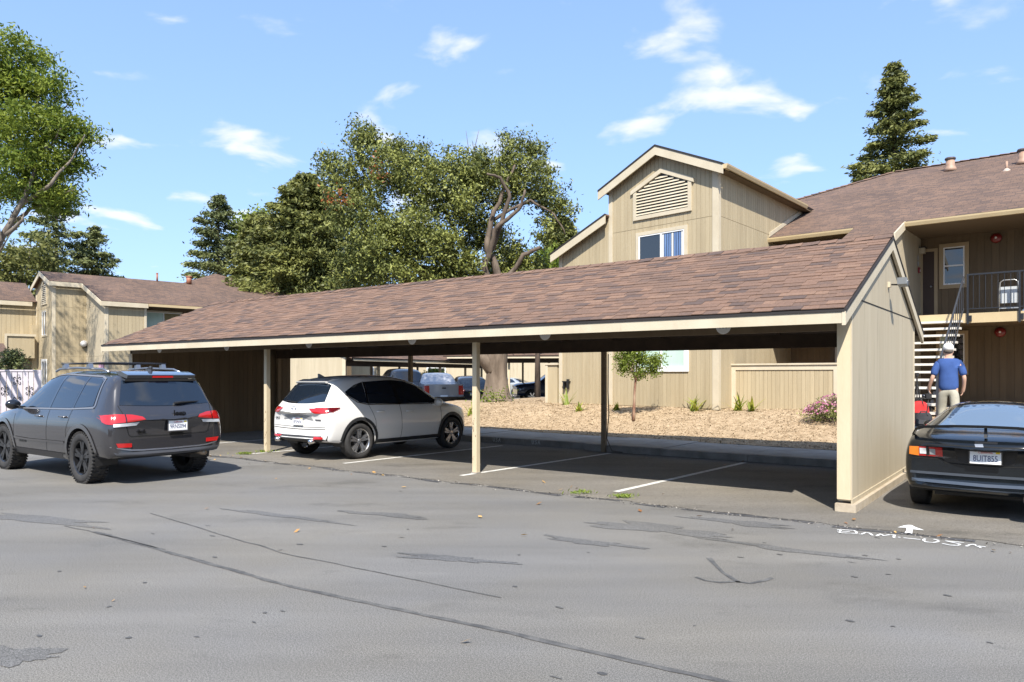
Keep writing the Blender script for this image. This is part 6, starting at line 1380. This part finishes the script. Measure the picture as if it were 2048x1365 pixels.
def bushy(name, label, L, d, n, size, m, cat='tree', spread=.4, shell=.4, per=70, trunk=None, group=None, aspect=.5):
    t = thing(name, label, cat, (0, 0, 0), 0, group); lob = px_lobes(L, d); c = lob[0][0]
    b = MB(); b.tube([(c[0], c[1], 0), (c[0], c[1], c[2])], [.18 if cat == 'tree' else .04, .06 if cat == 'tree' else .02], 7); 
    for l in lob[1:]: b.tube([(c[0], c[1], c[2]*.5), tuple(l[0])], [.08 if cat == 'tree' else .02, .015], 5)
    b.build('trunk' if cat == 'tree' else 'stem', BARKD, t, True); crown_leaves(lob, n, size, m, t, spread=spread, per=per, shell=shell, aspect=aspect); return t
bushy('broadleaf_tree', 'bright green tree top between the two left conifers', [(512, 460, 34, 30, 0, 2), (500, 500, 40, 40, 0, 2), (530, 440, 16, 16, 0, 1)], 58, 6000, .3, LF1)
bushy('broadleaf_tree', 'green tree low behind the spreading tree, right side', [(1075, 560, 60, 40, 0, 2), (1030, 580, 50, 30, 0, 2), (1100, 520, 24, 30, 0, 1)], 38, 7000, .2, LF1)
bushy('broadleaf_tree', 'pale leaved low tree at the far left behind the buildings', [(40, 560, 60, 50, 0, 3), (-10, 530, 40, 50, 0, 3), (60, 500, 36, 34, 0, 2)], 52, 6000, .3, leafmat('leaf_olive', (.07, .085, .02), (.26, .26, .08), .35))
bushy('shrub', 'round green shrub under the far carport', [(862, 752, 24, 13, 0, .6), (850, 756, 16, 10, 0, .5)], 47, 2200, .13, LF4, 'shrub', .16, .3)
bushy('shrub', 'bright yellow green bush beyond the silver sedan', [(1035, 734, 36, 14, 0, 1.0), (1015, 740, 20, 12, 0, .8), (1060, 738, 16, 10, 0, .6)], 66, 2600, .18, LF4, 'shrub', .2, .3)
# --- young tree in the bed
yt = thing('young_tree', 'small young tree staked in the mulch by the ground floor window', 'tree', (0, 0, 0)); dY = 20; P = lambda x, y, dd=0: at(x, y, dY+dd); b = MB(); limb(b, [P(1267, 842), P(1269, 790), P(1272, 750), P(1275, 715)], .045, .02, 8, .004)
for x, y in ((1240, 715), (1305, 712), (1255, 735), (1310, 740), (1290, 700), (1248, 700)): limb(b, [P(1272, 762), P((1272+x)/2, (750+y)/2-4), P(x, y)], .014, .005, 5)
b.build('trunk', mat('bark_young', (.16, .06, .035), .8, c2=(.40, .30, .2), ns=4, stretch=(1, 1, .5)), yt, True)
crown_leaves(px_lobes([(1262, 718, 30, 18, 0, .4), (1300, 722, 28, 20, 0, .4), (1275, 698, 26, 14, 0, .35), (1250, 740, 18, 14, 0, .25), (1310, 742, 18, 12, 0, .25), (1282, 745, 18, 14, 0, .3), (1244, 706, 16, 12, 0, .25)], dY), 4600, .072, LF4, yt, spread=.085, per=36, shell=.3, aspect=.42)
# --- strap leaved plants
STRAP = leafmat('strap_leaf', (.12, .18, .02), (.46, .46, .08), .35)
def strap(px, py, d, n, h, lab, seed):
    rg = random.Random(seed); c = ground_at(px, py+4); t = thing('strap_leaf_plant', lab, 'plant', tuple(c), 0, 'strap leaved plants in the bed')
    for k in range(n):
        g = rg.uniform(0, 6.28); sp_ = rg.uniform(.25, 1.15); L = h*rg.uniform(.6, 1.1); wd = .034*rg.uniform(.8, 1.3); vs = []
        for j in range(5):
            f = j/4; rad = L*sp_*f*(.5+.5*f); z = L*(f-.22*sp_*f*f)*(1-.25*sp_); ww = wd*(1-f**2*.9); ox, oy = rg.uniform(-.0, .0), 0
            vs += [(rad*math.cos(g)-ww*math.sin(g)+.08*math.cos(g*3), rad*math.sin(g)+ww*math.cos(g)+.08*math.sin(g*3), z-.03), (rad*math.cos(g)+ww*math.sin(g)+.08*math.cos(g*3), rad*math.sin(g)-ww*math.cos(g)+.08*math.sin(g*3), z-.03)]
        b = MB(); b.add(vs, [(2*j, 2*j+1, 2*j+3, 2*j+2) for j in range(4)]); o = b.build('leaf', STRAP, t); a = o.data.attributes.new('tint', 'FLOAT', 'FACE'); v_ = rg.random(); [setattr(x, 'value', v_) for x in a.data]
for px, py, d, n, h, lab, sd_ in ((1388, 818, 19.0, 22, .55, 'yellow green strap leaved plant below the tower corner trim', 1), (1476, 816, 18.8, 14, .6, 'strap leaved plant at the left end of the patio fence', 2), (1500, 818, 18.6, 12, .5, 'strap leaved plant just right of the patio fence corner', 3), (1132, 806, 22.5, 14, .6, 'strap leaved plant by the left corner of the tower wing', 4), (1158, 818, 21, 16, .38, 'low strap leaved plant in front of the tower wing', 5), (1232, 816, 21, 10, .3, 'small strap leaved plant left of the young tree', 6), (942, 826, 18.6, 14, .5, 'green strap leaved plant behind the white car bonnet', 7)): strap(px, py, d, n, h, lab, sd_)
# --- flowering bush
fb_ = thing('flowering_bush', 'pink flowering bush beside the carport end wall', 'shrub', (0, 0, 0)); dF = 17.4; lob = px_lobes([(1650, 825, 36, 18, 0, .5), (1672, 812, 30, 20, 0, .5), (1632, 828, 22, 13, 0, .35), (1690, 822, 30, 24, 0, .5)], dF)
b = MB(); c = at(1660, 838, dF)
for l in lob: limb(b, [(c.x, c.y, c.z-.05), tuple(Vector(l[0]))], .02, .006, 5)
b.build('stem', BARKD, fb_); crown_leaves(lob, 4200, .045, LF2, fb_, spread=.07, per=50, shell=.5)
PINK = leafmat('petal_pink', (.42, .10, .22), (.72, .42, .52), .3); cc = []
for l in lob:
    d_ = NR.normal(size=(170, 3)); d_ /= np.linalg.norm(d_, axis=1)[:, None]; d_[:, 2] = np.abs(d_[:, 2])+.1; cc.append(np.array(l[0])+d_*np.array(l[1])*1.05)
cc = np.concatenate(cc); tag(leaves('blossom', cc, .05, PINK, fb_, NR.random(len(cc)), .8), kind='stuff')
# --- norfolk style sapling at far left, foreground of the building
conifer('potted_conifer', 'small tiered conifer above the pale fence at the left edge', 24, 760, 702, 26, 31, LF5, 1600, -.02, 31, None, .22, .14)
# ================================================================== person and his bags
def skin_mesh(name, verts, edges, radii, m, parent, sub=2, root=0):
    me = bpy.data.meshes.new(name); me.from_pydata(verts, edges, []); o = link(name, me, None); md = o.modifiers.new('k', 'SKIN'); sv = me.skin_vertices[0].data
    for i, r_ in enumerate(radii): sv[i].radius = (r_, r_) if isinstance(r_, (int, float)) else r_
    sv[root].use_root = True; md.use_smooth_shade = True; s_ = o.modifiers.new('s', 'SUBSURF'); s_.levels = s_.render_levels = sub
    bpy.context.view_layer.update(); m2 = bpy.data.meshes.new_from_object(o.evaluated_get(bpy.context.evaluated_depsgraph_get())); bpy.data.objects.remove(o); m2.materials.clear(); m2.materials.append(m); m2.polygons.foreach_set('use_smooth', [True]*len(m2.polygons)); return link(name, m2, parent)
SKIN = mat('skin', (.50, .30, .21), .55); SHIRT = mat('shirt_blue', (.022, .058, .19), .9, c2=(.032, .078, .24), ns=5, bump=.4, bs=14); TROU = mat('trousers_khaki', (.30, .28, .22), .9, c2=(.38, .36, .29), ns=4, bump=.4, bs=12)
pp = at(1897, 750, 14.4); pz = walkz(pp.x, pp.y); hdp = math.atan2(V.y, V.x)
pe = thing('person', 'person in white cap, blue polo shirt and khaki trousers walking towards the stairs', 'person', (pp.x, pp.y, pz), hdp+.22); pe.scale = (.97, .97, .97)
# x forward, y left
bodyv = [(0, 0, .98), (0, 0, 1.14), (.01, 0, 1.30), (.0, 0, 1.44), (.02, 0, 1.53), (.03, 0, 1.62), (.03, 0, 1.71),
         (0, .17, 1.42), (-.02, .235, 1.28), (-.05, .285, 1.12), (.02, .32, .99), (.06, .33, .93), (.10, .33, .86),
         (0, -.17, 1.42), (-.03, -.235, 1.28), (-.05, -.265, 1.12), (.03, -.27, .96), (.06, -.265, .90), (.09, -.255, .83),
         (0, .095, .90), (.10, .10, .50), (-.02, .10, .09), (.10, .11, .04), (0, -.095, .90), (-.08, -.10, .50), (-.20, -.10, .10), (-.10, -.11, .04)]
be_ = [(0, 1), (1, 2), (2, 3), (3, 4), (4, 5), (5, 6), (3, 7), (7, 8), (8, 9), (9, 10), (10, 11), (11, 12), (3, 13), (13, 14), (14, 15), (15, 16), (16, 17), (17, 18), (0, 19), (19, 20), (20, 21), (21, 22), (0, 23), (23, 24), (24, 25), (25, 26)]
br = [(.11, .15), (.11, .15), (.11, .165), (.08, .12), .055, (.095, .08), (.085, .07), .026, .032, .042, .034, .035, .028, .026, .032, .042, .034, .035, .028, .085, .06, .042, .04, .085, .06, .042, .04]
skin_mesh('body', bodyv, be_, br, SKIN, pe)
# fingers
for sg, hx in ((1, (.10, .33, .86)), (-1, (.09, -.255, .83))):
    for k, (L, off) in enumerate(((.07, -.03), (.08, -.01), (.075, .01), (.06, .028))):
        p0_ = (hx[0]+off, hx[1], hx[2]); skin_mesh('finger', [p0_, (p0_[0]+.008, p0_[1]-sg*.012, p0_[2]-L*.5), (p0_[0]+.006, p0_[1]-sg*.035, p0_[2]-L*.85)], [(0, 1), (1, 2)], [.0095, .009, .0075], SKIN, pe, 1)
    skin_mesh('thumb', [(hx[0]+.02, hx[1], hx[2]+.05), (hx[0]+.055, hx[1]-sg*.01, hx[2]+.015), (hx[0]+.06, hx[1]-sg*.025, hx[2]-.02)], [(0, 1), (1, 2)], [.011, .010, .008], SKIN, pe, 1)
sv_ = [(0, 0, .82), (0, 0, 1.02), (0, 0, 1.20), (0, 0, 1.33), (0, 0, 1.44), (.015, 0, 1.50), (0, .165, 1.425), (-.02, .236, 1.28), (-.04, .268, 1.15), (0, -.165, 1.425), (-.03, -.236, 1.28), (-.045, -.258, 1.15)]
skin_mesh('shirt', sv_, [(0, 1), (1, 2), (2, 3), (3, 4), (4, 5), (4, 6), (6, 7), (7, 8), (4, 9), (9, 10), (10, 11)], [(.15, .20), (.14, .19), (.135, .185), (.13, .19), (.112, .16), .08, .082, .074, .078, .082, .074, .078], SHIRT, pe)
skin_mesh('trousers', [(0, 0, .99), (0, 0, .92), (0, .10, .86), (.10, .105, .50), (.0, .105, .14), (-.0, .105, .09), (0, -.10, .86), (-.08, -.105, .50), (-.18, -.105, .16), (-.19, -.105, .11)], [(0, 1), (1, 2), (2, 3), (3, 4), (4, 5), (1, 6), (6, 7), (7, 8), (8, 9)], [(.125, .17), (.135, .18), .112, .082, .07, .07, .112, .082, .07, .07], TROU, pe, root=1)
b = MB()
for y, x in ((.105, .05), (-.105, -.14)): b.sphere((x, y, .045), (.14, .05, .05), 12, 8)
b.build('shoes', mat('shoe_dark', (.04, .035, .03), .7), pe, True)
CAPM_ = mat('cap_white', (.72, .71, .68), .8); b = MB(); b.sphere((.03, 0, 1.725), (.112, .098, .095), 16, 10); b.prism([(.09+.0, -.08), (.20, -.05), (.215, 0), (.20, .05), (.09, .08)], 1.70, 1.712, ax='z'); b.build('cap', CAPM_, pe, True)
HAIR = mat('hair_grey', (.10, .085, .07), .9); b = MB(); b.sphere((.015, 0, 1.655), (.10, .088, .06), 14, 8); b.build('hair', HAIR, pe, True)
b = MB()
for sg in (1, -1): b.sphere((.04, sg*.082, 1.64), (.022, .012, .032), 8, 6)
b.build('ear', SKIN, pe, True)
b = MB(); b.sphere((.128, 0, 1.63), (.016, .012, .022), 8, 6); b.build('nose', SKIN, pe, True)
b = MB(); b.sphere((.112, .03, 1.655), .01, 8, 6); b.sphere((.112, -.03, 1.655), .01, 8, 6); b.build('eye', BLACK, pe, True); b = MB(); b.box(.108, .116, -.022, .022, 1.588, 1.594); b.build('mouth', mat('lip', (.35, .12, .10), .6), pe)
# camera gear in his left hand
cg = thing('camera', 'black camera with strap held in the left hand of the person', 'camera', (pp.x, pp.y, pz), hdp+.22); cg.scale = (.97, .97, .97)
b = MB(); b.box(.05, .17, .285, .385, .70, .80); b.build('camera_body', BLACK, cg); b = MB(); b.lathe([(.385, .045), (.46, .04)], 14, 'y', (.11, 0, .745)); b.build('lens', BLKG, cg, True); b = MB(); b.tube([(.06, .33, .80), (.08, .34, .86), (.14, .33, .85), (.16, .33, .80)], .012, 6); b.build('handle', BLACK, cg); b = MB(); b.tube([(.1, .34, .70), (.06, .36, .55), (.10, .37, .42), (.13, .35, .56), (.14, .34, .70)], .009, 5); b.build('strap', BLACK, cg)
# bags
def bag(name, lab, px, py, d, w_, dep, h, m, m2):
    c = at(px, py, d); z = walkz(c.x, c.y); t = thing(name, lab, 'bag', (c.x, c.y, z), UA, 'bags on the walkway'); b = MB(); bmv = []
    bm = bmesh.new(); bmesh.ops.create_cube(bm, size=1); bmesh.ops.subdivide_edges(bm, edges=bm.edges, cuts=4, use_grid_fill=True)
    for v in bm.verts:
        f = 1-.25*(v.co.z+.5)**2; v.co = Vector((v.co.x*w_*f*(1-.25*abs(v.co.y)**2), v.co.y*dep*f*(1-.3*v.co.x**2), (v.co.z+.5)*h*(1-.35*v.co.x**2)))+Vector([random.uniform(-.018, .018) for _ in range(3)])*(1 if v.co.z > -.4 else .2)
    me = bpy.data.meshes.new('bag_body'); bm.to_mesh(me); bm.free(); me.materials.append(m); me.polygons.foreach_set('use_smooth', [True]*len(me.polygons)); o = link('bag_body', me, t); md = o.modifiers.new('s', 'SUBSURF'); md.levels = md.render_levels = 1
    b.tube([(-w_*.25, -dep*.35, h*.8), (-w_*.15, -dep*.3, h*1.1), (w_*.15, -dep*.3, h*1.1), (w_*.25, -dep*.35, h*.8)], .013, 6); b.build('handle', m2, t, True)
    b = MB(); b.box(-w_*.3, w_*.3, -dep*.5-.02, -dep*.46, h*.2, h*.5); b.build('pocket', m2, t)
    if name == 'equipment_bag': b = MB(); b.prism([(w_*.12, h*.30), (w_*.2, h*.24), (w_*.27, h*.32), (w_*.19, h*.40)], -dep*.5-.024, -dep*.5-.0205); b.build('logo', WHITE, t)
    return t
REDB = mat('bag_red', (.50, .02, .018), .8, c2=(.35, .012, .012), ns=6)
bag('soft_bag', 'red soft bag at the foot of the stairs behind the carport end wall', 1838, 838, 16.5, .42, .34, .50, REDB, BLACK); bag('equipment_bag', 'black equipment bag with small white mark in front of the red bag', 1848, 842, 15.9, .34, .26, .30, mat('bag_black', (.02, .02, .024), .8), mat('bag_trim', (.05, .05, .055), .8))
tp = at(1834, 830, 16.9); tpo = thing('tripod', 'folded black tripod standing behind the red bag', 'tripod', (tp.x, tp.y, walkz(tp.x, tp.y)), 0); b = MB()
for k in range(3):
    g = k*2.1; b = MB(); b.tube([(.13*math.cos(g), .13*math.sin(g), 0), (0.02*math.cos(g), .02*math.sin(g), .85)], .014, 6); b.build('leg', BLACK, tpo)
b = MB(); b.tube([(0, 0, .8), (0, 0, 1.05)], .018, 8); b.box(-.03, .03, -.03, .03, 1.05, 1.12); b.build('head', BLACK, tpo)
# ================================================================== added building and trees, unseen behind the viewer, for reflections and deeper shade
ob = thing('apartment_building', 'brown two storey building across the drive, opposite the carport', 'building', (-14, -26, 0), UA)
b = MB(); b.box(-22, 26, -8, 0, 0, 5.6); b.build('wall', SIDE2, ob); roof_quad('roof_slope', [(-22.5, .5, 5.5), (26.5, .5, 5.5), (26.5, -4.5, 7.9), (-22.5, -4.5, 7.9)], ob, .06); roof_quad('roof_slope', [(26.5, -9, 5.5), (-22.5, -9, 5.5), (-22.5, -4.5, 7.9), (26.5, -4.5, 7.9)], ob, .06)
for x in np.arange(-20, 25, 5.5): b = MB(); b.box(x, x+1.6, .003, .05, 1, 2.3); o = b.build('window', GLASSB, ob); b = MB(); b.box(x, x+1.6, .003, .05, 3.7, 5.0); b.build('window', GLASSB, ob)
lob = [((x, -18+random.uniform(-3, 2), 3.5+random.uniform(-.5, 1.5)), (3.2, 2.5, 3.3)) for x in np.arange(-34, 40, 5.2)]
C_, _ = crown_leaves(lob, 26000, .5, LF3, None, spread=.8, per=60, shell=.5, name='tree_belt'); tag(C_, kind='stuff')
